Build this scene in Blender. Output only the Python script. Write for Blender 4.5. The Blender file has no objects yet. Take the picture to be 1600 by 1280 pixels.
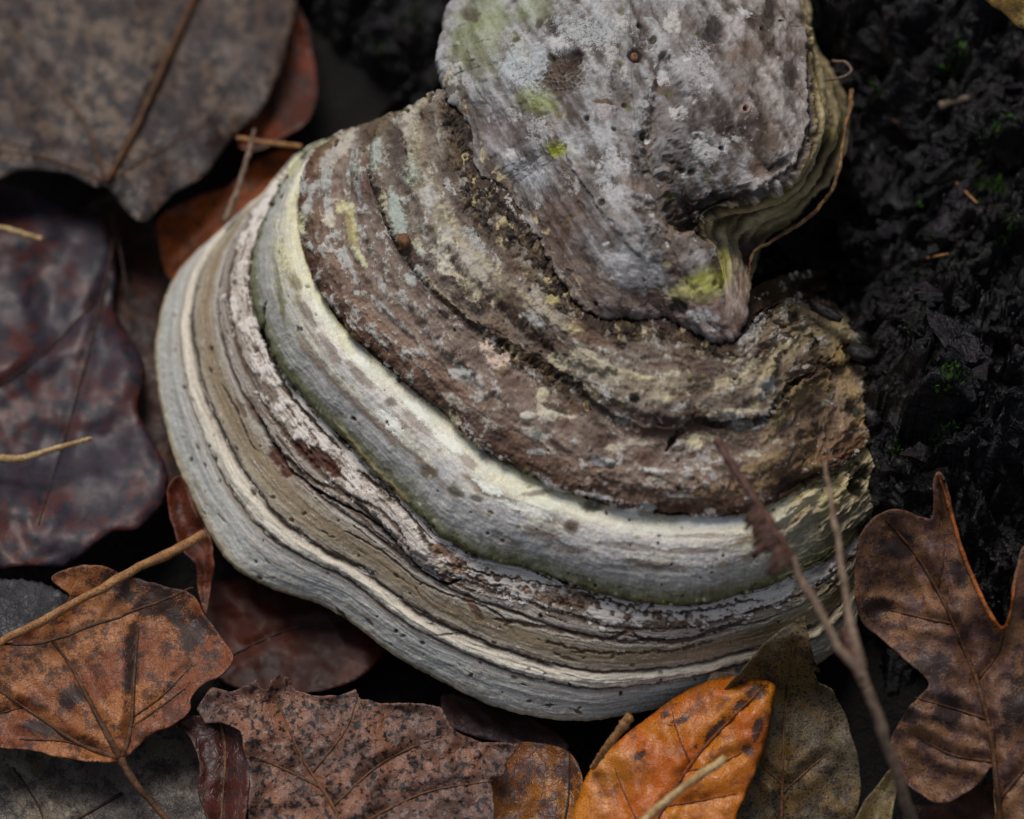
import bpy, math, random
import numpy as np
from mathutils import Vector
from mathutils.geometry import delaunay_2d_cdt

scene = bpy.context.scene
col = scene.collection
R = math.radians

# ------------------------------------------------------------------ camera
PITCH, DIST, LENS = R(57.0), 0.62, 100.0
TARGET = np.array([0.0, 0.0, 0.045])
FWD = np.array([0.0, math.cos(PITCH), -math.sin(PITCH)])
UP = np.array([0.0, math.sin(PITCH), math.cos(PITCH)])
CAM = TARGET - FWD * DIST
cd = bpy.data.cameras.new('camera')
cam = bpy.data.objects.new('camera', cd)
col.objects.link(cam)
cam.location = CAM
cam.rotation_euler = (math.pi / 2 - PITCH, 0, 0)
cd.lens, cd.sensor_width = LENS, 36.0
cd.clip_start, cd.clip_end = 0.01, 200.0
cd.dof.use_dof = True
cd.dof.focus_distance = 0.612
cd.dof.aperture_fstop = 7.6
cd.dof.aperture_blades = 9
scene.camera = cam

# ------------------------------------------------------------------ sky and sun (overcast)
SUN_EL, SUN_AZ = R(64), R(-22)
world = bpy.data.worlds.new('World')
scene.world = world
world.use_nodes = True
wn, wl = world.node_tree.nodes, world.node_tree.links
wn.clear()
sky = wn.new('ShaderNodeTexSky')
sky.sky_type = 'NISHITA'
sky.sun_disc = False
sky.sun_elevation = SUN_EL
sky.sun_rotation = SUN_AZ
sky.dust_density = 3.0
hs = wn.new('ShaderNodeHueSaturation')
hs.inputs['Saturation'].default_value = 0.52
bg = wn.new('ShaderNodeBackground')
bg.inputs['Strength'].default_value = 0.062
wo = wn.new('ShaderNodeOutputWorld')
wl.new(sky.outputs[0], hs.inputs['Color'])
wl.new(hs.outputs[0], bg.inputs['Color'])
wl.new(bg.outputs[0], wo.inputs['Surface'])
sd = bpy.data.lights.new('sun', 'SUN')
sd.energy, sd.angle, sd.color = 1.5, R(28), (1.0, 0.96, 0.9)
sun = bpy.data.objects.new('sun', sd)
col.objects.link(sun)
sv = Vector((math.sin(SUN_AZ) * math.cos(SUN_EL), math.cos(SUN_AZ) * math.cos(SUN_EL), math.sin(SUN_EL)))
sun.rotation_euler = (-sv).to_track_quat('-Z', 'Y').to_euler()
sun.location = sv * 2
vs = scene.view_settings
vs.view_transform, vs.look, vs.gamma = 'Standard', 'None', 1.0
vs.use_curve_mapping = False
vs.exposure = 0.40
scene.cycles.use_denoising = True
scene.cycles.max_bounces = 5

# ------------------------------------------------------------------ maths helpers
HALF = 0.5 * 36.0 / LENS


def unproj(px, py, z):
    """pixel of the 1600x1280 photograph plus a height in metres -> world point"""
    px, py, z = np.broadcast_arrays(np.asarray(px, float), np.asarray(py, float), np.asarray(z, float))
    a = (px - 800.0) / 800.0 * HALF
    b = -(py - 640.0) / 800.0 * HALF
    d = FWD[None] + a.reshape(-1, 1) * np.array([[1.0, 0, 0]]) + b.reshape(-1, 1) * UP[None]
    k = (z.reshape(-1) - CAM[2]) / d[:, 2]
    return (CAM[None] + d * k[:, None]).reshape(px.shape + (3,))


def hash2(ix, iy, seed):
    ix = ix.astype(np.int64); iy = iy.astype(np.int64)
    h = (ix * 374761393 + iy * 668265263 + seed * 1442695041) & 0xFFFFFFFF
    h = ((h ^ (h >> 13)) * 1274126177) & 0xFFFFFFFF
    return h ^ (h >> 16)


_g = np.stack([np.cos(np.arange(64) * math.pi / 32), np.sin(np.arange(64) * math.pi / 32)], 1)


def pnoise(x, y, seed=0):
    x0, y0 = np.floor(x), np.floor(y)
    fx, fy = x - x0, y - y0
    u = fx * fx * fx * (fx * (fx * 6 - 15) + 10)
    v = fy * fy * fy * (fy * (fy * 6 - 15) + 10)

    def g(dx, dy):
        gv = _g[hash2(x0 + dx, y0 + dy, seed) & 63]
        return gv[..., 0] * (fx - dx) + gv[..., 1] * (fy - dy)
    a = g(0, 0); b = g(1, 0); c = g(0, 1); d = g(1, 1)
    return ((a + (b - a) * u) * (1 - v) + (c + (d - c) * u) * v) * 1.45


def fbm(x, y, seed=0, octv=4, gain=0.5):
    s = 0; a = 1.0; n = 0
    for o in range(octv):
        s = s + a * pnoise(x, y, seed + o * 17)
        n += a; a *= gain; x = x * 2.03 + 5.1; y = y * 2.03 + 9.7
    return s / n * 1.35


def worley(x, y, seed=0, off=None):
    """F1, F2 and the id of the nearest cell"""
    x0, y0 = np.floor(x), np.floor(y)
    f1 = np.full(x.shape, 9.0); f2 = np.full(x.shape, 9.0); cid = np.zeros(x.shape)
    for dx in (-1, 0, 1):
        for dy in (-1, 0, 1):
            h = hash2(x0 + dx, y0 + dy, seed)
            cx = x0 + dx + (h & 1023) / 1023.0
            cy = y0 + dy + ((h >> 10) & 1023) / 1023.0
            d = np.hypot(x - cx, y - cy)
            m = d < f1
            f2 = np.where(m, f1, np.minimum(f2, d))
            cid = np.where(m, (h >> 5) & 255, cid)
            if off is not None:
                off[0] = np.where(m, x - cx, off[0]); off[1] = np.where(m, y - cy, off[1]); off[2] = np.where(m, ((h >> 3) & 127) / 63.5 - 1, off[2]); off[3] = np.where(m, ((h >> 17) & 127) / 63.5 - 1, off[3])
            f1 = np.where(m, d, f1)
    return f1, f2, cid / 255.0


def sstep(a, b, x):
    t = np.clip((x - a) / (b - a), 0, 1)
    return t * t * (3 - 2 * t)


def lin(c):
    c = np.asarray(c, float) / 255.0
    return np.where(c <= 0.04045, c / 12.92, ((c + 0.055) / 1.055) ** 2.4)


def ramp(t, knots):
    ts = [k[0] for k in knots]
    cs = np.array([lin(k[1]) for k in knots])
    return np.stack([np.interp(t, ts, cs[:, i]) for i in range(3)], -1)


def catmull(pts, n, closed=False):
    P = np.asarray(pts, float)
    if closed:
        P = np.vstack([P[-1], P, P[0], P[1]])
    else:
        P = np.vstack([2 * P[0] - P[1], P, 2 * P[-1] - P[-2]])
    m = len(P) - 3
    t = np.linspace(0, m, n, endpoint=not closed)
    i = np.minimum(t.astype(int), m - 1)
    f = (t - i)[:, None]
    a, b, c, d = P[i], P[i + 1], P[i + 2], P[i + 3]
    return 0.5 * (2 * b + (c - a) * f + (2 * a - 5 * b + 4 * c - d) * f ** 2 + (3 * b - a - 3 * c + d) * f ** 3)


def arclen(P):
    return np.concatenate([[0], np.cumsum(np.linalg.norm(np.diff(P, axis=0), axis=1))])


def seg_dist(x, y, line):
    """distance of points to a polyline and the position along it"""
    L = np.asarray(line, float)
    best = np.full(x.shape, 1e9); along = np.zeros(x.shape); acc = 0.0
    for (ax, ay), (bx, by) in zip(L[:-1], L[1:]):
        vx, vy = bx - ax, by - ay
        l2 = vx * vx + vy * vy + 1e-9
        t = np.clip(((x - ax) * vx + (y - ay) * vy) / l2, 0, 1)
        d = np.hypot(x - ax - t * vx, y - ay - t * vy)
        m = d < best
        along = np.where(m, acc + t * math.sqrt(l2), along)
        best = np.where(m, d, best)
        acc += math.sqrt(l2)
    return best, along


def inside(x, y, poly):
    P = np.asarray(poly); res = np.zeros(x.shape, bool)
    j = len(P) - 1
    for i in range(len(P)):
        c = ((P[i, 1] > y) != (P[j, 1] > y))
        xx = (P[j, 0] - P[i, 0]) * (y - P[i, 1]) / (P[j, 1] - P[i, 1] + 1e-12) + P[i, 0]
        res ^= c & (x < xx)
        j = i
    return res


# ------------------------------------------------------------------ object helpers
def mesh_np(name, verts, faces, mat=None, smooth=True):
    """verts (n,3), faces (m,k) -> mesh"""
    me = bpy.data.meshes.new(name)
    verts = np.ascontiguousarray(verts, dtype=np.float32)
    faces = np.ascontiguousarray(faces, dtype=np.int32)
    k = faces.shape[1]
    me.vertices.add(len(verts)); me.loops.add(faces.size); me.polygons.add(len(faces))
    me.vertices.foreach_set('co', verts.ravel())
    me.loops.foreach_set('vertex_index', faces.ravel())
    me.polygons.foreach_set('loop_start', np.arange(0, faces.size, k, dtype=np.int32))
    me.polygons.foreach_set('loop_total', np.full(len(faces), k, dtype=np.int32))
    me.polygons.foreach_set('use_smooth', np.full(len(faces), smooth))
    if mat:
        me.materials.append(mat)
    me.update(calc_edges=True)
    return me


def set_color(me, name, rgb):
    a = me.attributes.new(name, 'FLOAT_COLOR', 'POINT')
    c = np.ones((len(rgb), 4), np.float32); c[:, :3] = rgb
    a.data.foreach_set('color', c.ravel())


def set_vec(me, name, v):
    a = me.attributes.new(name, 'FLOAT_VECTOR', 'POINT')
    a.data.foreach_set('vector', np.ascontiguousarray(v, dtype=np.float32).ravel())


def set_float(me, name, v):
    a = me.attributes.new(name, 'FLOAT', 'POINT')
    a.data.foreach_set('value', np.ascontiguousarray(v, dtype=np.float32).ravel())


def link(name, data, parent=None, label=None, cat=None, group=None, kind=None):
    o = bpy.data.objects.new(name, data)
    col.objects.link(o)
    if parent: o.parent = parent
    if label: o['label'] = label
    if cat: o['category'] = cat
    if group: o['group'] = group
    if kind: o['kind'] = kind
    return o


def grid_faces(nr, nc):
    i = np.arange(nr - 1)[:, None] * nc + np.arange(nc - 1)[None]
    i = i.ravel()
    return np.stack([i, i + 1, i + nc + 1, i + nc], 1)


def grid_normals(P):
    du = np.gradient(P, axis=1); dv = np.gradient(P, axis=0)
    n = np.cross(du, dv)
    n /= np.linalg.norm(n, axis=2, keepdims=True) + 1e-12
    return n


def tube_mesh(name, P, rad, mat, sides=8, wob=0.0, seed=1):
    P = np.asarray(P, float); n = len(P)
    rad = np.broadcast_to(np.asarray(rad, float), (n,)).copy()
    T = np.gradient(P, axis=0); T /= np.linalg.norm(T, axis=1, keepdims=True) + 1e-12
    ref = np.array([0.3, 0.2, 1.0]); ref /= np.linalg.norm(ref)
    A = np.cross(T, ref); A /= np.linalg.norm(A, axis=1, keepdims=True) + 1e-9
    B = np.cross(T, A)
    ang = np.arange(sides) * 2 * math.pi / sides
    if wob:
        k = np.arange(n)[:, None] * np.ones((1, sides))
        w = 1 + wob * pnoise(k * 0.35 + seed, np.cos(ang)[None] * 1.3 + 7.7 + np.sin(ang)[None] * .7, seed)
    else:
        w = np.ones((n, sides))
    V = P[:, None] + (rad[:, None] * w)[..., None] * (np.cos(ang)[None, :, None] * A[:, None] + np.sin(ang)[None, :, None] * B[:, None])
    V = V.reshape(-1, 3)
    F = []
    for i in range(n - 1):
        for j in range(sides):
            F.append((i * sides + j, i * sides + (j + 1) % sides, (i + 1) * sides + (j + 1) % sides, (i + 1) * sides + j))
    c0 = len(V)
    V = np.vstack([V, P[0] - T[0] * rad[0] * .5, P[-1] + T[-1] * rad[-1] * .5])
    for j in range(sides):
        F.append((c0, (j + 1) % sides, j, j))
        q = (n - 1) * sides
        F.append((c0 + 1, q + j, q + (j + 1) % sides, q + (j + 1) % sides))
    me = bpy.data.meshes.new(name)
    me.from_pydata(V.tolist(), [], [tuple(dict.fromkeys(f)) for f in F])
    me.polygons.foreach_set('use_smooth', np.full(len(me.polygons), True))
    me.materials.append(mat)
    return me


# ------------------------------------------------------------------ material helpers
class NT:
    def __init__(self, name):
        self.m = bpy.data.materials.new(name)
        self.m.use_nodes = True
        self.t = self.m.node_tree
        self.t.nodes.clear()
        self.out = self.t.nodes.new('ShaderNodeOutputMaterial')
        self.b = self.t.nodes.new('ShaderNodeBsdfPrincipled')
        self.t.links.new(self.b.outputs[0], self.out.inputs['Surface'])

    def n(self, kind, **kw):
        nd = self.t.nodes.new('ShaderNode' + kind)
        for k, v in kw.items():
            if k.startswith('i_'):
                nd.inputs[k[2:].replace('_', ' ')].default_value = v
            else:
                setattr(nd, k, v)
        return nd

    def l(self, a, b): self.t.links.new(a, b)

    def noise(self, co, scale, detail=4, rough=.55, dist=0.0):
        nd = self.n('TexNoise')
        nd.inputs['Scale'].default_value = scale
        nd.inputs['Detail'].default_value = detail
        nd.inputs['Roughness'].default_value = rough
        nd.inputs['Distortion'].default_value = dist
        if co is not None: self.l(co, nd.inputs['Vector'])
        return nd.outputs['Fac']

    def mr(self, x, a, b, c=0.0, d=1.0, smooth=True):
        nd = self.n('MapRange')
        nd.interpolation_type = 'SMOOTHSTEP' if smooth else 'LINEAR'
        self.l(x, nd.inputs['Value'])
        for s, v in zip(('From Min', 'From Max', 'To Min', 'To Max'), (a, b, c, d)):
            nd.inputs[s].default_value = v
        return nd.outputs[0]

    def mix(self, f, a, b, mode='MIX'):
        nd = self.n('Mix', data_type='RGBA', blend_type=mode)
        for s, v in ((0, f), (6, a), (7, b)):
            if isinstance(v, (int, float)):
                nd.inputs[s].default_value = v
            elif isinstance(v, (tuple, list, np.ndarray)):
                nd.inputs[s].default_value = (*[float(q) for q in v[:3]], 1)
            else:
                self.l(v, nd.inputs[s])
        return nd.outputs[2]

    def math(self, op, a, b=0.0):
        nd = self.n('Math', operation=op)
        for i, v in enumerate((a, b)):
            if isinstance(v, (int, float)): nd.inputs[i].default_value = v
            else: self.l(v, nd.inputs[i])
        return nd.outputs[0]

    def bump(self, h, strength, dist):
        nd = self.n('Bump')
        nd.inputs['Strength'].default_value = strength
        nd.inputs['Distance'].default_value = dist
        self.l(h, nd.inputs['Height'])
        self.l(nd.outputs[0], self.b.inputs['Normal'])

    def fin(self, color=None, rough=None, spec=None):
        for s, v in (('Base Color', color), ('Roughness', rough), ('Specular IOR Level', spec)):
            if v is None: continue
            if isinstance(v, (int, float)): self.b.inputs[s].default_value = v
            elif isinstance(v, (tuple, list, np.ndarray)): self.b.inputs[s].default_value = (*[float(q) for q in v[:3]], 1)
            else: self.l(v, self.b.inputs[s])
        return self.m


def mat_fungus():
    m = NT('fungus crust')
    co = m.n('TexCoord').outputs['Object']
    at = m.n('Attribute', attribute_name='pigment').outputs['Color']
    bc = m.n('Attribute', attribute_name='bloom_tint').outputs['Color']
    bl = m.n('Attribute', attribute_name='bloom').outputs['Fac']
    n1 = m.noise(co, 3200, 3, .65)
    n2 = m.noise(co, 900, 5, .65)
    n3 = m.noise(co, 6500, 2, .6)
    v = m.mr(n1, .25, .75, .70, 1.28, False)
    c = m.mix(1.0, at, v, 'MULTIPLY')
    c = m.mix(m.mr(n2, .54, .70, 0, .30), c, m.mix(1.0, c, (.52, .47, .44), 'MULTIPLY'))
    g = m.math('ADD', m.math('MULTIPLY', m.math('SUBTRACT', n1, .5), .9), m.math('ADD', m.math('MULTIPLY', m.math('SUBTRACT', n3, .5), 1.0), m.math('MULTIPLY', m.math('SUBTRACT', n2, .5), 1.0)))
    k = m.mr(m.math('ADD', bl, g), .34, .66)
    k = m.math('MULTIPLY', k, m.mr(bl, .0, .12))
    c = m.mix(m.math('MULTIPLY', k, .92), c, m.mix(1.0, bc, m.mr(n3, .3, .7, .88, 1.1, False), 'MULTIPLY'))
    m.bump(m.math('ADD', m.math('MULTIPLY', k, .9), m.math('ADD', m.math('MULTIPLY', n1, .5), n2)), .5, .0003)
    return m.fin(c, m.mr(n2, .3, .7, .5, .8), .3)


def mat_leaf(name, c1, c2, blot=(40, 32, 30), blot_amt=.5, speck=(20, 17, 18), speck_amt=.4, vein=(60, 45, 35),
             vein_amt=.35, rough=(.35, .6), ret=6.0, spec=.45, spscale=14.0, bmp=.4, stain=(38, 28, 28)):
    def rich(c):
        c = np.asarray(c, float); L = c.mean()
        return np.clip((L + (c - L) * 1.32) * .97, 3, 250)
    c1, c2, blot, vein = rich(c1), rich(c2), rich(blot), rich(vein)
    m = NT(name)
    co = m.n('Attribute', attribute_name='flat').outputs['Vector']
    n0 = m.noise(co, .9, 5, .6, .4)
    n1 = m.noise(co, 3.2, 6, .65)
    n2 = m.noise(co, spscale, 4, .6)
    n3 = m.noise(co, 40, 3, .6)
    c = m.mix(m.mr(n0, .40, .60), lin(c1), lin(c2))
    c = m.mix(m.mr(n3, .38, .66, 0, .7), c, m.mix(1.0, c, (.42, .38, .38), 'MULTIPLY'))
    c = m.mix(m.mr(m.math('ADD', n1, m.math('MULTIPLY', n3, .25)), .68 - .12 * blot_amt, .76 - .1 * blot_amt, 0, min(1, blot_amt * 1.3)), c, lin(blot))
    sp = m.math('ADD', m.math('MULTIPLY', n2, .75), m.math('MULTIPLY', n1, .35))
    c = m.mix(m.mr(sp, .62 - .06 * speck_amt, .645 - .05 * speck_amt, 0, min(1, speck_amt * 1.6)), c, lin(speck))
    sa = m.n('Attribute', attribute_name='stain').outputs['Fac']
    sm = m.math('ADD', sa, m.math('ADD', m.math('MULTIPLY', m.math('SUBTRACT', n1, .5), 2.6), m.math('MULTIPLY', m.math('SUBTRACT', n3, .5), 1.4)))
    c = m.mix(m.math('MULTIPLY', m.mr(sm, .42, .78, 0, .9), m.mr(sa, .02, .3)), c, lin(stain))
    # reticulate veins
    wob = m.n('VectorMath', operation='MULTIPLY_ADD')
    nz = m.n('TexNoise'); nz.inputs['Scale'].default_value = 5.0
    m.l(co, nz.inputs['Vector'])
    m.l(nz.outputs['Color'], wob.inputs[0]); wob.inputs[1].default_value = (.16, .16, .16); m.l(co, wob.inputs[2])
    vs_ = []
    for sc in (ret * 1.25, ret * 3.4):
        vo = m.n('TexVoronoi', feature='DISTANCE_TO_EDGE')
        vo.inputs['Scale'].default_value = sc
        m.l(wob.outputs[0], vo.inputs['Vector'])
        vs_.append(m.mr(vo.outputs['Distance'], 0.0, .06, 1, 0))
    ve = m.math('MAXIMUM', vs_[0], m.math('MULTIPLY', vs_[1], .45))
    c = m.mix(m.math('MULTIPLY', m.math('MULTIPLY', ve, vein_amt), m.mr(n1, .35, .62, .25, 1.0)), c, lin(vein))
    h = m.math('ADD', m.math('MULTIPLY', ve, -.6), m.math('ADD', m.math('MULTIPLY', n1, .8), m.math('MULTIPLY', n3, .35)))
    m.bump(h, bmp, .0005)
    return m.fin(c, m.mr(n1, .3, .7, rough[0], rough[1]), spec)


def mat_stem(name, c1, c2, scale=400, rough=.6):
    m = NT(name)
    co = m.n('TexCoord').outputs['Object']
    n1 = m.noise(co, scale, 4, .6)
    n2 = m.noise(co, scale * 5, 3, .6)
    c = m.mix(m.mr(n1, .35, .65), lin(c1), lin(c2))
    c = m.mix(m.mr(n2, .42, .66, 0, .75), c, m.mix(1.0, c, (.38, .32, .30), 'MULTIPLY'))
    m.bump(n2, .7, .0004)
    return m.fin(c, rough, .3)


def mat_bark():
    m = NT('wet rotten bark')
    co = m.n('TexCoord').outputs['Object']
    n0 = m.noise(co, 26, 4, .6)
    n1 = m.noise(co, 130, 6, .65)
    n2 = m.noise(co, 700, 5, .65)
    n3 = m.noise(co, 55, 3, .6)
    c = m.mix(m.mr(n0, .42, .58), lin((7, 7, 11)), lin((14, 10, 13)))
    c = m.mix(m.mr(n1, .52, .64, 0, .75), c, lin((36, 27, 33)))
    c = m.mix(m.mr(n2, .5, .68, 0, .7), c, lin((5, 5, 6)))
    c = m.mix(m.math('MULTIPLY', m.mr(n3, .58, .68), m.mr(n2, .52, .6)), c, lin((30, 44, 16)))
    m.bump(m.math('ADD', n1, m.math('MULTIPLY', n2, .6)), .8, .0025)
    return m.fin(c, m.mr(n1, .40, .60, .12, .36), .38)


def mat_soil():
    m = NT('dark humus')
    co = m.n('TexCoord').outputs['Object']
    n1 = m.noise(co, 120, 6, .65)
    n2 = m.noise(co, 600, 4, .6)
    c = m.mix(m.mr(n1, .4, .65), lin((9, 8, 8)), lin((22, 17, 15)))
    c = m.mix(m.mr(n2, .55, .7), c, lin((10, 9, 9)))
    m.bump(m.math('ADD', n1, n2), .9, .002)
    return m.fin(c, .75, .25)


def mat_plain(name, c1, c2, scale=300, rough=.6, spec=.3):
    m = NT(name)
    co = m.n('TexCoord').outputs['Object']
    n1 = m.noise(co, scale, 5, .6)
    m.bump(n1, .6, .0006)
    return m.fin(m.mix(m.mr(n1, .35, .65), lin(c1), lin(c2)), rough, spec)


M_FUN, M_BARK, M_SOIL = mat_fungus(), mat_bark(), mat_soil()
M_MOSS = mat_plain('moss', (40, 70, 20), (70, 105, 30), 500, .7)

# ------------------------------------------------------------------ ground: one sheet, fine in the middle
def ground():
    g = np.sinh(np.linspace(-1, 1, 181) * 7.0) / math.sinh(7.0) * 40.0
    X, Y = np.meshgrid(g, g)
    Z = 0.004 * fbm(X * 30, Y * 30, 3, 4) * np.exp(-(X ** 2 + Y ** 2) / 4) + .03 * fbm(X * .7, Y * .7, 5, 3) * sstep(.5, 4, np.hypot(X, Y)) - 0.004
    me = mesh_np('ground', np.stack([X, Y, Z], -1).reshape(-1, 3), grid_faces(181, 181), M_SOIL)
    link('ground', me, kind='structure')


ground()

# ------------------------------------------------------------------ rotten trunk base (root flare rising to the back right)
G0, G1 = unproj(400, 0, 0.0), unproj(1600, 1150, 0.0)
TDIR = (G1 - G0)[:2] / np.linalg.norm((G1 - G0)[:2])
TNOR = np.array([-TDIR[1], TDIR[0]])           # points up-slope, away from the leaf litter
if TNOR[0] + TNOR[1] < 0: TNOR = -TNOR
MOUNDS = [(1440, 760, .030, .012, .022), (1420, 600, .038, .012, .022), (1350, 470, .048, .010, .02), (1480, 690, .04, .02, .03), (560, 60, .02, -.012, .03),
          (1250, 400, .05, -.004, .02)]
MW = [(unproj(a, b, z), h, r) for a, b, z, h, r in MOUNDS]


def trunk_z(x, y, fine=True):
    s = (x - G0[0]) * TDIR[0] + (y - G0[1]) * TDIR[1]
    d = (x - G0[0]) * TNOR[0] + (y - G0[1]) * TNOR[1]
    d = d + .010 * fbm(s * 22, s * 0 + 3.3, 11, 3)
    z = np.interp(d, [-.05, -.01, 0, .02, .06, .12, .20, .30, .45], [-.03, -.012, 0, .014, .036, .072, .15, .30, .70])
    for c, h, r in MW:
        z = z + h * np.exp(-((x - c[0]) ** 2 + (y - c[1]) ** 2) / (r * r))
    if fine:
        wx = x + .006 * fbm(x * 60, y * 60, 41, 3)
        wy = y + .006 * fbm(x * 60, y * 60, 42, 3)
        rg = 1 - np.abs(fbm(wx * 38, wy * 38, 21, 4)) * 2
        f1, f2, ci = worley(wx * 85, wy * 85, 22)
        z = z + .0060 * fbm(wx * 34, wy * 34, 23, 5, .55) + .0028 * rg
        z = z + .0045 * (ci - .5) * sstep(0, .18, f2 - f1) - .0026 * (1 - sstep(0, .14, f2 - f1))
        for sc, k, sd in ((62, 1.1, 51), (150, .95, 52), (330, .8, 53)):
            o = [np.zeros(x.shape) for _ in range(4)]
            e1, e2, ei = worley(wx * sc + 1.7, wy * sc * 1.25, sd, o)
            z = z + k * (o[0] * o[2] + o[1] * o[3]) / sc * .8 - .12 / sc * (1 - sstep(0, .12, e2 - e1))
        g1, g2, gi = worley(wx * 230 + 4, wy * 230, 25)
        z = z + .0016 * (gi - .5) * sstep(0, .2, g2 - g1) - .0008 * (1 - sstep(0, .15, g2 - g1))
    return z


def trunk():
    ss = np.concatenate([np.linspace(-.16, -.03, 40), np.linspace(-.0295, .29, 590), np.linspace(.293, .42, 40)])
    dd = np.concatenate([np.linspace(-.03, .0, 40), np.linspace(.0006, .165, 300), np.linspace(.168, .44, 60)])
    S, D = np.meshgrid(ss, dd)
    X = G0[0] + S * TDIR[0] + D * TNOR[0]
    Y = G0[1] + S * TDIR[1] + D * TNOR[1]
    Z = trunk_z(X, Y)
    P = np.stack([X, Y, Z], -1)
    me = mesh_np('bark', P.reshape(-1, 3), grid_faces(*S.shape), M_BARK)
    root = link('tree_stump', None, label='wet black crumbling rotten stump rising behind the bracket fungus', cat='tree stump')
    b = link('bark', me, root)
    return root


STUMP = trunk()

# ------------------------------------------------------------------ bracket fungus
# growth lines traced on the photograph; each has four stretches between matching stations, and a height in metres
CT = {
 'rim': ([(760, 175), (700, 190), (620, 212), (540, 226), (475, 238), (440, 268), (395, 328), (350, 360), (302, 400), (264, 450), (246, 515)], [(243, 570)],
         [(256, 655), (283, 740), (320, 822), (365, 886), (430, 921)], [(500, 945)],
         [(558, 980), (610, 1020), (680, 1060), (760, 1100), (840, 1120), (920, 1126)], [(1000, 1113)],
         [(1080, 1097), (1150, 1080), (1220, 1060), (1290, 1030), (1330, 985), (1352, 930), (1380, 880), (1420, 840), (1470, 820)]),
 'A': ([(760, 165), (700, 178), (610, 200), (530, 215), (484, 232), (456, 262), (425, 315), (402, 365), (392, 410)], [(390, 450)],
       [(405, 512), (440, 580), (492, 642), (540, 690), (590, 742)], [(640, 790)],
       [(690, 838), (750, 870), (830, 890), (900, 915), (970, 935)], [(1030, 944)],
       [(1090, 945), (1140, 932), (1200, 915), (1270, 885), (1330, 845), (1372, 805), (1400, 770), (1440, 745)]),
 'B': ([(765, 150), (700, 160), (640, 172), (580, 190), (525, 212), (494, 234), (473, 280)], [(466, 330)],
       [(473, 385), (496, 445), (535, 505), (582, 552), (638, 600)], [(690, 642)],
       [(740, 690), (790, 722), (860, 757), (930, 782), (990, 797)], [(1050, 802)],
       [(1110, 805), (1160, 800), (1205, 785), (1262, 752), (1312, 728), (1352, 695), (1380, 655), (1420, 625)]),
 'D': ([(770, 130), (720, 140), (670, 152), (640, 166), (610, 179), (591, 198)], [(586, 225)],
       [(588, 275), (604, 330), (640, 400), (700, 470)], [(760, 520)],
       [(830, 560), (900, 602), (960, 648), (1010, 668)], [(1060, 673)],
       [(1090, 657), (1150, 662), (1200, 650), (1235, 606), (1265, 588), (1305, 568), (1345, 555), (1400, 545)]),
 'N': ([(780, 120), (735, 128), (700, 137), (675, 148), (660, 168)], [(656, 200)],
       [(664, 250), (690, 310), (738, 380)], [(800, 452)],
       [(870, 520), (930, 568), (1000, 590)], [(1060, 596)],
       [(1110, 596), (1160, 585), (1205, 548), (1245, 522), (1300, 505), (1350, 500)]),
 'C': ([(800, 110), (750, 118), (722, 128), (705, 142)], [(700, 162)],
       [(716, 212), (737, 272), (786, 312), (822, 367)], [(850, 407)],
       [(880, 456), (920, 503), (980, 513)], [(1040, 508)],
       [(1090, 532), (1140, 547), (1168, 520), (1190, 490), (1225, 470), (1275, 462), (1310, 470)]),
}
ST = [0.0, 0.24, 0.44, 0.68, 1.0]
NU = 1300


def contour(name, nu=NU):
    a, p1, b, p2, c, p3, d = CT[name]
    pts = a + p1 + b + p2 + c + p3 + d
    k = [0, len(a), len(a) + 1 + len(b), len(a) + len(b) + len(c) + 2, len(pts) - 1]
    dense = catmull(pts, (len(pts) - 1) * 30 + 1)
    L = arclen(dense)
    uu = np.interp(L, [L[i * 30] for i in k], ST)
    u = np.linspace(0, 1, nu)
    q = np.stack([np.interp(u, uu, dense[:, 0]), np.interp(u, uu, dense[:, 1])], 1)
    return q


U = np.linspace(0, 1, NU)
TAPER = 1 - .45 * sstep(.80, .93, U) - .42 * sstep(.93, 1.0, U)
TAPER2 = TAPER - .0 * U


def shrink(q, k):
    """move a traced line towards the middle of the fungus by k pixels along its own normal"""
    t = np.gradient(q, axis=0); t /= np.linalg.norm(t, axis=1, keepdims=True) + 1e-9
    n = np.stack([t[:, 1], -t[:, 0]], 1)
    for _ in range(2):
        n = np.stack([np.convolve(np.pad(n[:, i], 30, 'edge'), np.ones(61) / 61, 'valid') for i in range(2)], 1)
    return q + n * np.asarray(k).reshape(-1, 1)


cr, cA, cB, cD, cN, cC = [contour(n) for n in ('rim', 'A', 'B', 'D', 'N', 'C')]
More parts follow.
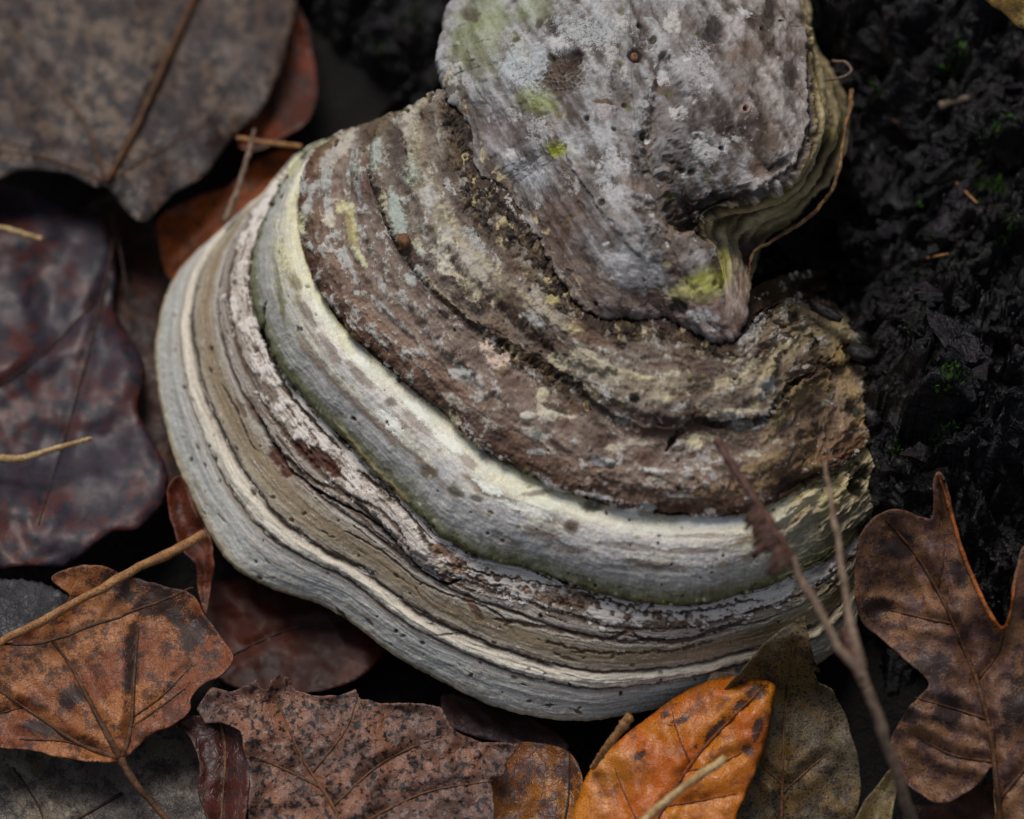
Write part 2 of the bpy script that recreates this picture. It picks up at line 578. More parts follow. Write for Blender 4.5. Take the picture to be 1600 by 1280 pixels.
# wander of the traced edges
wA = 2.5 * fbm(U * 60, U * 0, 61, 4); wB = 3.0 * fbm(U * 70, U * 0 + 3, 62, 5, .6)
cA = shrink(cA, wA); cB = shrink(cB, wB)
mix = lambda a, b, w: a * (1 - w) + b * w
Z = lambda z: np.full(NU, z) * TAPER
ROWS = [  # (line, height, rows up to the next line, tier)
    (shrink(cr, 30.0), Z(.0045), 14, 0),
    (shrink(cr, 5.0), Z(.0085), 16, 0),
    (cr, Z(.0150), 46, 1),
    (mix(cr, cA, .16), Z(.0215), 56, 1),
    (mix(cr, cA, .42), Z(.0290), 52, 1),
    (mix(cr, cA, .70), Z(.0362), 56, 1),
    (mix(cr, cA, .985), Z(.0408), 8, 1),
    (shrink(cA, 7.0), Z(.0392), 12, 9),
    (cA, Z(.0432), 16, 2),
    (mix(cA, cB, .12), Z(.0468), 44, 2),
    (mix(cA, cB, .45), Z(.0535), 44, 2),
    (mix(cA, cB, .80), Z(.0570), 26, 2),
    (mix(cA, cB, .99), Z(.0570), 6, 2),
    (shrink(cB, 3.0), Z(.0566), 8, 9),
    (cB, Z(.0592), 30, 3),
    (mix(cB, cD, .25), Z(.0640), 66, 3),
    (mix(cB, cD, .96), Z(.0700), 8, 3),
    (cD, Z(.0718), 60, 4),
    (cN, Z(.0755), 56, 4),
    (mix(cN, cC, .93), Z(.0775), 10, 4),
    (shrink(cC, 4.0), Z(.0770), 12, 4),
    (shrink(cC, 40.0), Z(.0760), 1, 4),
]


def pchip_rows(K, counts, extra=None):
    """K (k, n, c): monotone cubic through the k lines, counts rows in each gap"""
    d = np.diff(K, axis=0)
    m = np.zeros_like(K)
    a, b = d[:-1], d[1:]
    same = a * b > 0
    m[1:-1] = np.where(same, 2 * a * b / np.where(same, a + b, 1), 0)
    m[0], m[-1] = d[0], d[-1]
    out, vv = [], []
    for i, c in enumerate(counts):
        t = np.linspace(0, 1, c, endpoint=False) if i < len(counts) - 1 else np.linspace(0, 1, c + 1)
        for q in t:
            h00 = 2 * q ** 3 - 3 * q ** 2 + 1; h10 = q ** 3 - 2 * q ** 2 + q
            h01 = -2 * q ** 3 + 3 * q ** 2; h11 = q ** 3 - q ** 2
            out.append(h00 * K[i] + h10 * m[i] + h01 * K[i + 1] + h11 * m[i + 1])
            vv.append(i + q)
    return np.array(out), np.array(vv)


class Paint:
    """pigment and relief laid on a surface; x, y are the surface's own traced coordinates"""

    def __init__(s, x, y):
        s.x, s.y = x, y
        s.c = np.zeros(x.shape + (3,)); s.h = np.zeros(x.shape)      # relief in mm
        s.b = np.zeros(x.shape); s.bc = np.ones(x.shape + (3,)) * lin((200, 200, 196))      # powdery bloom and its tint
        s.rag = .55 * fbm(x / 9, y / 9, 71, 4, .6) + .45 * fbm(x / 28, y / 28, 72, 3)

    def bloom(s, m, c, I=Ellipsis):
        m = np.clip(m, 0, 1)
        w = (m / (s.b[I] * .5 + m + 1e-6) * np.clip(m * 3, 0, 1))[..., None]
        s.bc[I] = s.bc[I] * (1 - w) + lin(c) * w
        s.b[I] = np.maximum(s.b[I], m)

    def over(s, m, c):
        m = np.clip(m, 0, 1)
        s.b *= 1 - m
        m = m[..., None]
        s.c = s.c * (1 - m) + (lin(c) if isinstance(c, tuple) else c) * m

    def _box(s, x0, x1, y0, y1):
        return np.nonzero((s.x > x0) & (s.x < x1) & (s.y > y0) & (s.y < y1))

    def blob(s, cx, cy, rx, ry=None, ang=0, c=(0, 0, 0), a=1.0, soft=.35, rag=.45, h=0.0):
        ry = ry or rx; r = max(rx, ry) * 1.9 + 4
        I = s._box(cx - r, cx + r, cy - r, cy + r)
        if not len(I[0]): return
        x, y = s.x[I] - cx, s.y[I] - cy
        ca, sa = math.cos(R(ang)), math.sin(R(ang))
        d = np.hypot((x * ca + y * sa) / rx, (-x * sa + y * ca) / ry) + rag * s.rag[I]
        m = 1 - sstep(1 - soft, 1 + soft, d)
        if c is not None and min(c) > 150 and max(rx, ry) > 5:
            m = (1 - sstep(.45, 1.45, d)) * (.35 + .65 * a)
            s.bloom(m, c, I)
        elif c is not None:
            s.c[I] = s.c[I] * (1 - (m * a)[:, None]) + lin(c) * (m * a)[:, None]
            s.b[I] *= 1 - m * a
        s.h[I] += h * m

    def stroke(s, pts, w, c, a=1.0, h=0.0, rag=.5, wob=4.0, seed=1, smooth=True, gaps=0.0, fall=None):
        L = catmull(pts, max(8, len(pts) * 6)) if smooth else np.asarray(pts, float)
        W = w * 3 + wob * 2 + 8
        I = s._box(L[:, 0].min() - W, L[:, 0].max() + W, L[:, 1].min() - W, L[:, 1].max() + W)
        if not len(I[0]): return
        x, y = s.x[I], s.y[I]
        wx = x + wob * fbm(x / 16, y / 16, 200 + seed, 4, .6); wy = y + wob * fbm(x / 16, y / 16, 300 + seed, 4, .6)
        d, al = seg_dist(wx, wy, L)
        tot = al.max() + 1e-6
        ww = w * (1 + rag * fbm(al / 14, al * 0, 400 + seed, 3)) * np.clip(np.minimum(al, tot - al) / (3 * w + 6) + .25, 0, 1)
        m = 1 - sstep(.55, 1.25, d / np.maximum(ww, .2))
        if gaps: m = m * sstep(-.25, .05, fbm(al / 22, al * 0 + 5, 500 + seed, 3) - gaps + .3)
        if c is not None:
            s.c[I] = s.c[I] * (1 - (m * a)[:, None]) + lin(c) * (m * a)[:, None]
            s.b[I] *= 1 - m * a
        s.h[I] += h * m


def deepen(c, con, sat, tint):
    L = (c * np.array([.21, .72, .07])).sum(-1, keepdims=True)
    c = np.maximum(L + (c - L) * sat, .002)
    return c * (np.maximum(L, .004) / .36) ** con * np.array(tint)


def finish_surface(name, x, y, z, P, parent, parts, weld=False):
    """unproject, displace along the normal, cut into parts by row"""
    X = unproj(x, y, z)
    N = grid_normals(X)
    if np.mean(N[..., 2]) < 0: N = -N
    if weld:
        up = N[-40:-20].reshape(-1, 3).mean(0); up /= np.linalg.norm(up)
        w = np.linspace(0, 1, 16)[:, None, None]
        N[-16:] = N[-16:] * (1 - w) + up * w
        P.h[-1] = (P.h[-1] + P.h[-1, ::-1]) / 2; z = z.copy(); z[-1] = (z[-1] + z[-1, ::-1]) / 2
        X = unproj(x, y, z)
    X = X + N * (P.h * 1e-3)[..., None]
    nc = x.shape[1]
    for pname, r0, r1, lab in parts:
        V = X[r0:r1].reshape(-1, 3)
        F = grid_faces(r1 - r0, nc)
        F = F[:, ::-1]
        if weld:
            k0 = (r1 - r0 - 1) * nc
            F = np.where(F >= k0 + (nc + 1) // 2, 2 * k0 + nc - 1 - F, F)
        me = mesh_np(pname, V, F, M_FUN)
        set_color(me, 'pigment', np.clip(deepen(P.c[r0:r1].reshape(-1, 3), .22, 1.2, (1.04, 1.0, .94)), .004, .85))
        set_color(me, 'bloom_tint', np.clip(deepen(P.bc[r0:r1].reshape(-1, 3), .22, 1.15, (1.05, 1.02, .965)), 0, .88)); set_float(me, 'bloom', P.b[r0:r1].ravel())
        link(pname, me, parent, label=lab)


FUNGUS = link('bracket_fungus', None, label='large pale grey hoof-shaped bracket fungus with banded growth rings on the stump', cat='fungus')


def cap():
    K = np.array([np.column_stack([q, z]) for q, z, n, t in ROWS])
    cnt = [r[2] for r in ROWS[:-1]]
    G, V = pchip_rows(K, cnt)
    x, y, z = G[..., 0], G[..., 1], G[..., 2].copy()
    un = U[None] + .028 * fbm(V[:, None] * .9 + 0 * U[None], U[None] * 14, 66, 4, .6)
    z = z / TAPER[None] * np.clip(1 - .40 * sstep(.80, .94, un) - .50 * sstep(.935, 1.0, un), .05, 1)
    P = Paint(x, y)
    vi = np.minimum(V.astype(int), len(ROWS) - 2)
    start = np.cumsum([0] + cnt)
    # positions across each tier 0..1
    def across(i0, i1):
        t = (V - i0) / (i1 - i0)
        return t
    # use true spacing of the lines: rim 2, .16 3, .42 4, .70 5, 1 6
    t1 = np.interp(V, [2, 3, 4, 5, 6, 7], [0, .16, .42, .70, .985, 1.0])[:, None] * np.ones((1, NU))
    t2 = np.interp(V, [8, 9, 10, 11, 12], [0, .12, .45, .80, 1])[:, None] * np.ones((1, NU))
    t3 = np.interp(V, [14, 15, 16, 17], [0, .25, .96, 1])[:, None] * np.ones((1, NU))
    t4 = np.interp(V, [17, 18, 19, 20], [0, .5, .96, 1])[:, None] * np.ones((1, NU))
    s = (U * 1750)[None] * np.ones((len(V), 1))
    T1 = ((V >= 0) & (V < 7))[:, None]; T2 = ((V >= 7) & (V < 13))[:, None]
    T3 = ((V >= 13) & (V < 17))[:, None]; T4 = (V >= 17)[:, None]
    q = np.where(T1, t1 * 190, np.where(T2, 200 + t2 * 130, np.where(T3, 340 + t3 * 150, 500 + t4 * 130)))
    wq = q + 5 * fbm(s / 90, q / 60, 81, 3)
    S1 = fbm(s / 95, wq / 6.5, 82, 4)
    S2 = fbm(s / 45, wq / 3.2, 83, 3)
    S3 = fbm(s / 260, wq / 17, 84, 3)
    F1 = fbm(x / 70, y / 70, 85, 4); F2 = fbm(x / 20, y / 20, 86, 4, .6); F3 = fbm(x / 5.5, y / 5.5, 87, 3, .6)
    # ---- tier 1
    tw = t1 + .020 * S3 + .012 * S2 + .012 * F2
    c1 = ramp(tw, [(0, (140, 118, 88)), (.03, (186, 178, 156)), (.08, (192, 193, 190)), (.16, (182, 186, 186)), (.235, (186, 187, 186)), (.265, (160, 155, 150)),
                   (.28, (66, 52, 44)), (.295, (190, 186, 178)), (.33, (208, 205, 196)), (.37, (196, 190, 180)), (.388, (60, 50, 45)), (.41, (112, 102, 94)), (.43, (172, 166, 154)),
                   (.47, (162, 152, 136)), (.54, (150, 136, 116)), (.60, (162, 154, 142)), (.64, (180, 177, 172)), (.662, (70, 55, 46)), (.68, (162, 158, 154)), (.74, (160, 154, 148)),
                   (.765, (80, 62, 52)), (.79, (172, 165, 158)), (.84, (196, 190, 184)), (.95, (200, 194, 186)), (.985, (110, 96, 80)), (1, (40, 36, 26))])
    c1 = c1 * (1 + .16 * S1 + .09 * S2 + .12 * F3 + .12 * F2)[..., None]
    h1 = .16 * S1 + .06 * S2 + .05 * F3 + .2 * F2 + .9 * np.exp(-((tw - .33) / .035) ** 2) - .7 * np.exp(-((tw - .39) / .014) ** 2) - .5 * np.exp(-((tw - .28) / .01) ** 2) \
        - .8 * np.exp(-((tw - .662) / .012) ** 2) - .6 * np.exp(-((tw - .768) / .012) ** 2) + .5 * np.exp(-((tw - .17) / .09) ** 2)
    # white crust near the crease
    cm = sstep(-.14, .16, F1 * .5 + F2 * .45 + F3 * .25 + .55 * (sstep(.68, .86, t1) - .62)) * sstep(.6, .75, t1)
    # ---- tier 2
    tv = t2 + .055 * S3 + .035 * F2 + .012 * F3
    c2 = ramp(tv, [(0, (52, 52, 34)), (.04, (104, 106, 82)), (.10, (142, 144, 128)), (.20, (166, 168, 166)), (.34, (182, 184, 186)), (.42, (136, 127, 120)), (.47, (142, 133, 127)), (.51, (190, 190, 184)),
                   (.57, (204, 203, 194)), (.61, (142, 130, 120)), (.655, (146, 135, 125)), (.69, (196, 192, 178)), (.75, (224, 221, 206)), (.88, (232, 228, 208)), (.96, (212, 202, 166)), (1, (90, 68, 52))])
    c2p = ramp(t2 + .05 * F2 + .03 * F3, [(0, (52, 52, 34)), (.05, (112, 113, 90)), (.13, (146, 148, 134)), (.25, (166, 168, 168)), (.5, (184, 184, 188)), (.75, (212, 210, 206)), (.93, (226, 222, 208)), (1, (150, 130, 104))])
    wk = sstep(-.28, .34, fbm(s / 130, q / 45, 89, 3) + .35 * F2)[..., None]
    c2 = c2p * (1 - wk) + c2 * wk
    c2 = c2 * (1 + .09 * S1 + .05 * S2 + .12 * F3 + .12 * F2)[..., None]
    h2 = .10 * S1 + .04 * S2 + .05 * F3 + .22 * F2 + .3 * F1
    # ---- tier 3
    tx = t3 + .05 * S3 + .03 * F2 + .012 * F3
    c3 = ramp(tx, [(0, (78, 52, 42)), (.05, (98, 70, 56)), (.13, (112, 88, 76)), (.22, (138, 118, 106)), (.5, (142, 128, 120)), (.8, (130, 117, 110)), (1, (92, 78, 68))])
    c3 = c3 * (1 + .10 * S1 + .05 * S2 + .18 * F3 + .22 * F2 + .12 * F1)[..., None]
    h3 = .12 * S1 + .05 * S2 + .10 * F3 + .40 * F2 + .6 * F1
    ty = t4 + .06 * S3 + .04 * F2
    c4 = ramp(ty, [(0, (150, 140, 122)), (.12, (126, 117, 108)), (.3, (132, 124, 117)), (.45, (172, 165, 148)), (.56, (130, 121, 114)), (.72, (138, 129, 121)), (.88, (108, 96, 86)), (1, (66, 52, 44))])
    c4 = c4 * (1 + .10 * S1 + .05 * S2 + .20 * F3 + .24 * F2 + .12 * F1)[..., None]
    h4 = .12 * S1 + .05 * S2 + .12 * F3 + .55 * F2 + .8 * F1
    P.c = np.where(T1[..., None], c1, np.where(T2[..., None], c2, np.where(T3[..., None], c3, c4)))
    P.h = np.where(T1, h1, np.where(T2, h2, np.where(T3, h3, h4)))
    P.bloom(np.where(T1, cm, 0) * .92, (206, 202, 202))
    P.h += np.where(T1, cm * .5, 0)
    P.bloom(np.where(T1, sstep(.05, .4, S1 + .5 * F2) * (sstep(.03, .1, t1) * (1 - sstep(.24, .27, t1)) + .8 * sstep(.60, .66, t1)) * .6, 0), (186, 186, 182))
    P.bloom(np.where(T2, sstep(.35, .8, tv) * (1 - sstep(.965, 1.0, t2)) * (.42 + .5 * F2 + .4 * S3 - .5 * np.exp(-((tv - .63) / .05) ** 2) - .4 * np.exp(-((tv - .43) / .05) ** 2)), 0), (228, 225, 210))
    hl = sstep(.18, .34, S2 + .25 * F2) * np.where(T1, sstep(.52, .68, t1) * .8 + .2, 0)
    P.over(hl * .45, (92, 72, 60)); P.h -= hl * .15
    hb = sstep(.16, .36, -S2 + .3 * S1) * np.where(T1, 1, 0)
    P.bloom(hb * .45 * sstep(.02, .08, t1), (208, 204, 198)); P.h += hb * .08
    hd = sstep(.30, .42, S1 + .3 * F3) * np.where(T1, sstep(.55, .7, t1), 0)
    P.over(hd * .5, (82, 60, 50)); P.h -= hd * .2
    P.over(np.where(T1, sstep(.08, .36, S1 + .35 * F2) * sstep(.03, .07, t1) * (1 - sstep(.24, .28, t1)) * .45, 0), (132, 118, 102))
    # brown worn patches where the crust is off
    br = sstep(.20, .32, -F1 * .3 + S1 * .7 + F3 * .25) * np.where(T1, sstep(.5, .72, t1) * (1 - sstep(.95, 1, t1)), 0)
    P.over(br * .75, (104, 84, 74)); P.h -= br * .3
    P.bloom(np.where(T1, sstep(-.12, .25, F2 + .4 * F1 + .1) * sstep(.78, .85, t1) * (1 - sstep(.965, .99, t1)), 0) * .9, (210, 205, 202))
    # streaks of pale bloom on the upper tiers, most on the left shoulder
    lf = 1 - sstep(560, 860, x)
    bl = sstep(-.05, .45, S3 * .9 + F2 * .5 + S1 * .25 - .16 + .22 * lf) * np.where(T3 | T4, 1, 0)
    P.bloom(bl * (.10 + .62 * lf), (174, 180, 178)); P.h += bl * .14 * (.2 + lf)
    b2 = sstep(-.02, .40, F2 * .7 + F3 * .3 + F1 * .4 + S1 * .25) * np.where(T3 | T4, 1, 0)
    P.bloom(b2 * .68, (184, 181, 180)); P.h += b2 * .12
    dk = sstep(.12, .40, -F2 * .6 - F1 * .5 + F3 * .3 + S3 * .3) * np.where(T3 | T4, 1, 0) * (1 - .5 * sstep(1100, 1250, x))
    P.over(dk * .38, (88, 72, 64)); P.h -= dk * .2
    # warm, greener right-hand end
    rt = sstep(1040, 1300, x + 60 * F1)
    P.c = P.c * (1 - rt[..., None] * (1 - np.array([1.0, .94, .80])))
    al = sstep(.1, .45, F1 + .4 * F2) * sstep(1120, 1330, x)
    P.over(al * .32, (128, 122, 70))
    P.over(np.where(T2, sstep(1150, 1300, x) * .5 * sstep(.05, .3, t2), 0), lin((158, 146, 112)) * (1 + .35 * S1 + .2 * F3)[..., None])
    # green film in the crease under tier 2 and on the upper left edge
    P.over(np.where(T2, (1 - sstep(.0, .26, t2)) * (.20 + .3 * F1), 0), (98, 104, 58))
    P.over(np.where(T2, (1 - sstep(430, 520, x)) * .25 * sstep(.1, .6, t2), 0), (176, 178, 136))
    P.over(sstep(280, 200, y) * (1 - sstep(560, 700, x)) * .55 * np.where(T2 | T1, 1, .35), (122, 128, 70))
    detail_cap(P, x, y, t1, t2, t3, t4, T1, T2, T3, T4, F1, F2, F3)
    a, b = int(start[7]), int(start[13])
    finish_surface('cap', x, y, z, P, FUNGUS, [
        ('growth_tier', 0, a + 7, 'banded grey and tan outer rim with white crust'),
        ('growth_tier', a + 6, b + 5, 'smooth swollen white and grey-green band'),
        ('growth_tier', b + 4, len(V), 'taupe brown inner band with ragged dark cracks')])
    # pore surface under the rim
    q = unproj(ROWS[0][0][:, 0], ROWS[0][0][:, 1], ROWS[0][1])
    cen = unproj(1000, 620, .0).reshape(3)
    rows = [q * (1 - w) + cen * w + np.array([0, 0, dz]) for w, dz in ((-.01, .0005), (.1, -.0005), (.4, -.001), (.8, -.001), (1, -.001))]
    V2 = np.array(rows).reshape(-1, 3)
    me = mesh_np('pore_surface', V2, grid_faces(5, NU), mat_plain('pores', (120, 100, 76), (90, 74, 56), 900, .8))
    link('pore_surface', me, FUNGUS, label='tan underside of the rim')


def detail_cap(P, x, y, t1, t2, t3, t4, T1, T2, T3, T4, F1, F2, F3):
    rng = random.Random(4)
    # --- creases and cracks
    DK, BR = (34, 26, 22), (78, 54, 42)
    P.stroke([(724, 330), (760, 300), (800, 340), (850, 400), (900, 470), (930, 490), (985, 495), (1040, 492), (1092, 520), (1140, 538)], 5, DK, .85, -.9, seed=2, wob=9)
    P.stroke([(745, 505), (790, 540), (830, 560), (880, 590), (912, 610), (922, 640)], 7, (52, 38, 30), .9, -.8, seed=3, wob=10)
    P.stroke([(1040, 705), (1062, 676), (1092, 655), (1120, 664), (1150, 661), (1190, 655), (1210, 638), (1232, 606), (1262, 586)], 4.5, DK, .95, -1.5, seed=4, wob=6)
    P.stroke([(1262, 586), (1300, 570), (1310, 540)], 3.5, BR, .7, -.6, seed=5)
    # fold in tier 1 (a tongue that ends under the crease)
    P.stroke([(395, 640), (440, 720), (500, 770), (560, 800), (610, 838), (650, 885), (690, 912), (718, 906)], 2.4, (36, 28, 24), .95, -1.5, seed=6, wob=3)
    P.stroke([(560, 770), (610, 805), (650, 850), (692, 892)], 19, (176, 172, 170), .45, 2.0, seed=7)
    P.stroke([(420, 690), (480, 745), (540, 772), (600, 800), (640, 840)], 3.2, (84, 66, 56), .85, -.6, seed=8)
    P.stroke([(345, 600), (368, 640), (390, 690), (402, 705)], 1.8, DK, .9, -.8, seed=9, wob=2)
    P.stroke([(540, 830), (600, 865), (650, 905), (700, 930), (760, 950), (800, 975)], 2.0, (70, 54, 46), .8, -.5, seed=10, wob=3)
    P.stroke([(770, 966), (830, 978), (900, 992), (950, 1000), (985, 985), (1000, 998), (1060, 1004), (1120, 985), (1170, 968)], 3.6, (96, 74, 62), .85, -.6, seed=11, wob=4)
    P.stroke([(840, 1000), (880, 1010), (930, 1020), (1000, 1020), (1060, 1015), (1120, 1000)], 2.6, (72, 56, 48), .7, -.5, seed=12, wob=4, gaps=.1)
    P.stroke([(413, 470), (412, 520), (430, 570), (455, 618), (490, 660), (530, 700)], 3.0, (44, 34, 28), .85, -.7, seed=13, wob=5)
    P.stroke([(560, 735), (610, 772), (650, 815), (672, 850), (690, 870)], 2.4, (60, 44, 36), .8, -.5, seed=14, wob=5)
    P.stroke([(700, 880), (760, 896), (830, 908), (900, 925), (960, 942), (1040, 958), (1110, 950), (1180, 936)], 2.6, (62, 46, 38), .8, -.5, seed=15, wob=7, gaps=.05)
    P.stroke([(520, 655), (590, 735), (640, 785)], 2.0, (150, 128, 84), .6, .3, seed=16)
    # reddish torn patch
    for (a, b, rx, ry, an) in ((500, 718, 26, 14, 35), (470, 700, 14, 10, 40), (432, 715, 18, 9, 50), (446, 737, 12, 8, 30), (520, 730, 14, 9, 60)):
        P.blob(a, b, rx, ry, an, (88, 52, 42), .9, .25, .9, -.5)
    for (a, b, rx, ry, an, cc) in ((395, 640, 9, 26, -25, (112, 96, 86)), (420, 610, 8, 22, -30, (108, 92, 82)), (405, 600, 6, 20, -20, (120, 110, 104)), (376, 640, 6, 15, -30, (120, 104, 92)),
                                   (860, 935, 30, 12, 8, (126, 104, 92)), (905, 940, 26, 14, 0, (120, 98, 86)), (1040, 975, 40, 9, 0, (124, 106, 92)), (740, 950, 7, 24, -30, (112, 88, 72)),
                                   (690, 860, 16, 8, 30, (150, 112, 88)), (716, 880, 18, 9, 35, (152, 116, 92))):
        P.blob(a, b, rx, ry, an, cc, .8, .3, .7, -.3)
    # curly crust beads along the crease
    for k in range(64):
        w = k / 63
        bx = np.interp(w, [0, .3, .6, 1], [690, 800, 930, 1100]) + rng.uniform(-6, 6)
        by = np.interp(w, [0, .3, .6, 1], [872, 908, 938, 962]) + rng.uniform(-8, 22)
        r = rng.uniform(2.2, 6.5)
        P.blob(bx, by, r * 1.25, r, rng.uniform(0, 90), (84, 62, 50), .75, .4, 1.0, -.3)
        P.blob(bx + 1, by + 1, r * .8, r * .65, 0, rng.choice([(206, 198, 190), (180, 160, 144), (196, 190, 186), (120, 98, 84)]), .9, .4, .9, .35)
    # tier 2: worn and stained spots
    for (a, b, rx, ry, an, cc, al) in ((668, 738, 16, 9, 10, (104, 92, 80), .8), (712, 770, 14, 8, 30, (88, 86, 62), .8), (745, 780, 12, 6, 20, (60, 62, 40), .7), (925, 790, 18, 10, 0, (110, 108, 100), .85),
                                       (893, 824, 12, 10, 0, (92, 76, 66), .8), (610, 628, 9, 7, 20, (112, 104, 96), .8), (840, 770, 22, 5, -8, (120, 118, 110), .8), (890, 860, 30, 7, 5, (118, 106, 98), .6),
                                       (860, 830, 12, 22, -15, (150, 142, 138), .5), (790, 845, 26, 7, 25, (128, 118, 112), .6), (560, 585, 8, 30, -42, (130, 118, 110), .7), (480, 490, 7, 26, -28, (126, 118, 108), .75),
                                       (462, 440, 8, 18, -15, (132, 126, 104), .8), (515, 545, 7, 26, -35, (138, 124, 116), .7), (650, 660, 10, 30, -45, (140, 128, 122), .6), (730, 720, 20, 8, 40, (130, 118, 108), .6),
                                       (985, 855, 50, 6, 5, (126, 116, 110), .65), (1080, 862, 50, 5, 0, (132, 120, 112), .6), (1000, 890, 60, 5, 4, (122, 114, 106), .5), (1100, 838, 50, 4, 0, (140, 130, 122), .6)):
        P.blob(a, b, rx, ry, an, cc, al, .4, .7, -.15)
    P.blob(985, 802, 40, 10, 4, (236, 233, 226), .8, .4, .7, .2)
    P.blob(1110, 815, 60, 11, 0, (238, 235, 226), .85, .4, .6, .2)
    for (a, b, rx, ry, an) in ((610, 660, 34, 12, 45), (650, 640, 30, 9, 42), (700, 690, 34, 10, 40), (560, 560, 36, 10, 48), (500, 480, 30, 9, 62), (820, 795, 50, 9, 18), (760, 760, 30, 8, 30)):
        P.blob(a, b, rx, ry, an, (226, 226, 220), .75, .45, .7, .15)
    for (a, b, rx, ry, an) in ((470, 350, 9, 30, 10), (445, 400, 14, 34, -15), (455, 330, 9, 26, 20), (500, 470, 8, 22, -30), (540, 540, 7, 20, -45), (460, 265, 8, 24, 30)):
        P.blob(a, b, rx, ry, an, (206, 206, 172), .35, .5, .8, .1)
    # tier 3: bloom, stains, grit
    for (a, b, rx, ry, an, cc, al, hh) in (
            (540, 325, 22, 12, 20, (198, 192, 160), .9, .5), (550, 360, 9, 30, -10, (196, 192, 150), .85, .4), (560, 400, 7, 22, -35, (200, 198, 168), .8, .4), (515, 345, 12, 9, 0, (206, 198, 180), .8, .4),
            (620, 330, 12, 42, -14, (166, 176, 172), .85, .3), (560, 290, 6, 44, -12, (160, 168, 170), .75, .3), (590, 240, 10, 36, 6, (164, 172, 168), .75, .3), (650, 395, 24, 20, 40, (182, 184, 176), .8, .35),
            (690, 410, 26, 16, 40, (196, 192, 180), .85, .4), (640, 270, 20, 26, 0, (170, 178, 164), .7, .3), (700, 380, 16, 10, 30, (186, 184, 172), .8, .3), (645, 440, 16, 8, 45, (170, 174, 174), .7, .2),
            (600, 480, 22, 6, 50, (160, 160, 162), .6, .2), (780, 565, 28, 20, 35, (200, 182, 170), .9, .5), (765, 540, 14, 12, 0, (204, 188, 176), .85, .5), (720, 560, 14, 22, 20, (172, 160, 154), .6, .2),
            (870, 645, 34, 16, 10, (196, 190, 174), .8, .4), (850, 615, 12, 18, 10, (188, 180, 160), .8, .4), (840, 680, 26, 10, 15, (190, 186, 178), .7, .3), (960, 700, 20, 8, 10, (196, 188, 170), .7, .3),
            (1000, 690, 30, 7, 0, (180, 172, 160), .6, .2), (940, 722, 24, 7, 5, (190, 190, 192), .7, .2), (1020, 735, 26, 6, 8, (190, 190, 192), .6, .2), (870, 760, 20, 4, 22, (186, 184, 184), .8, .3),
            (930, 775, 36, 4, 12, (190, 188, 188), .8, .3), (1075, 775, 30, 4, 3, (200, 196, 188), .8, .3), (560, 545, 6, 22, -45, (176, 178, 180), .8, .3), (640, 590, 5, 20, -45, (170, 172, 174), .7, .3),
            (800, 590, 20, 14, 0, (160, 148, 140), .6, .2), (1085, 690, 20, 16, 0, (206, 196, 168), .85, .4), (1130, 680, 30, 12, 0, (198, 188, 156), .75, .4), (1070, 675, 8, 12, 0, (210, 200, 176), .8, .4),
            (720, 440, 10, 24, -45, (190, 180, 160), .8, .4), (765, 470, 40, 9, 42, (186, 176, 158), .8, .4), (840, 480, 60, 7, 38, (176, 168, 150), .6, .3), (1000, 590, 60, 7, 15, (186, 178, 152), .75, .3),
            (930, 560, 40, 8, 30, (180, 174, 158), .7, .3), (1060, 630, 40, 14, 10, (184, 176, 152), .7, .3), (1140, 645, 50, 6, -4, (186, 178, 160), .7, .3), (1190, 600, 10, 34, 20, (190, 180, 150), .7, .3),
            (900, 515, 14, 10, 0, (196, 186, 150), .7, .4), (860, 470, 14, 8, 0, (188, 180, 130), .7, .4)):
        P.blob(a, b, rx, ry, an, cc, al, .35, .8, hh)
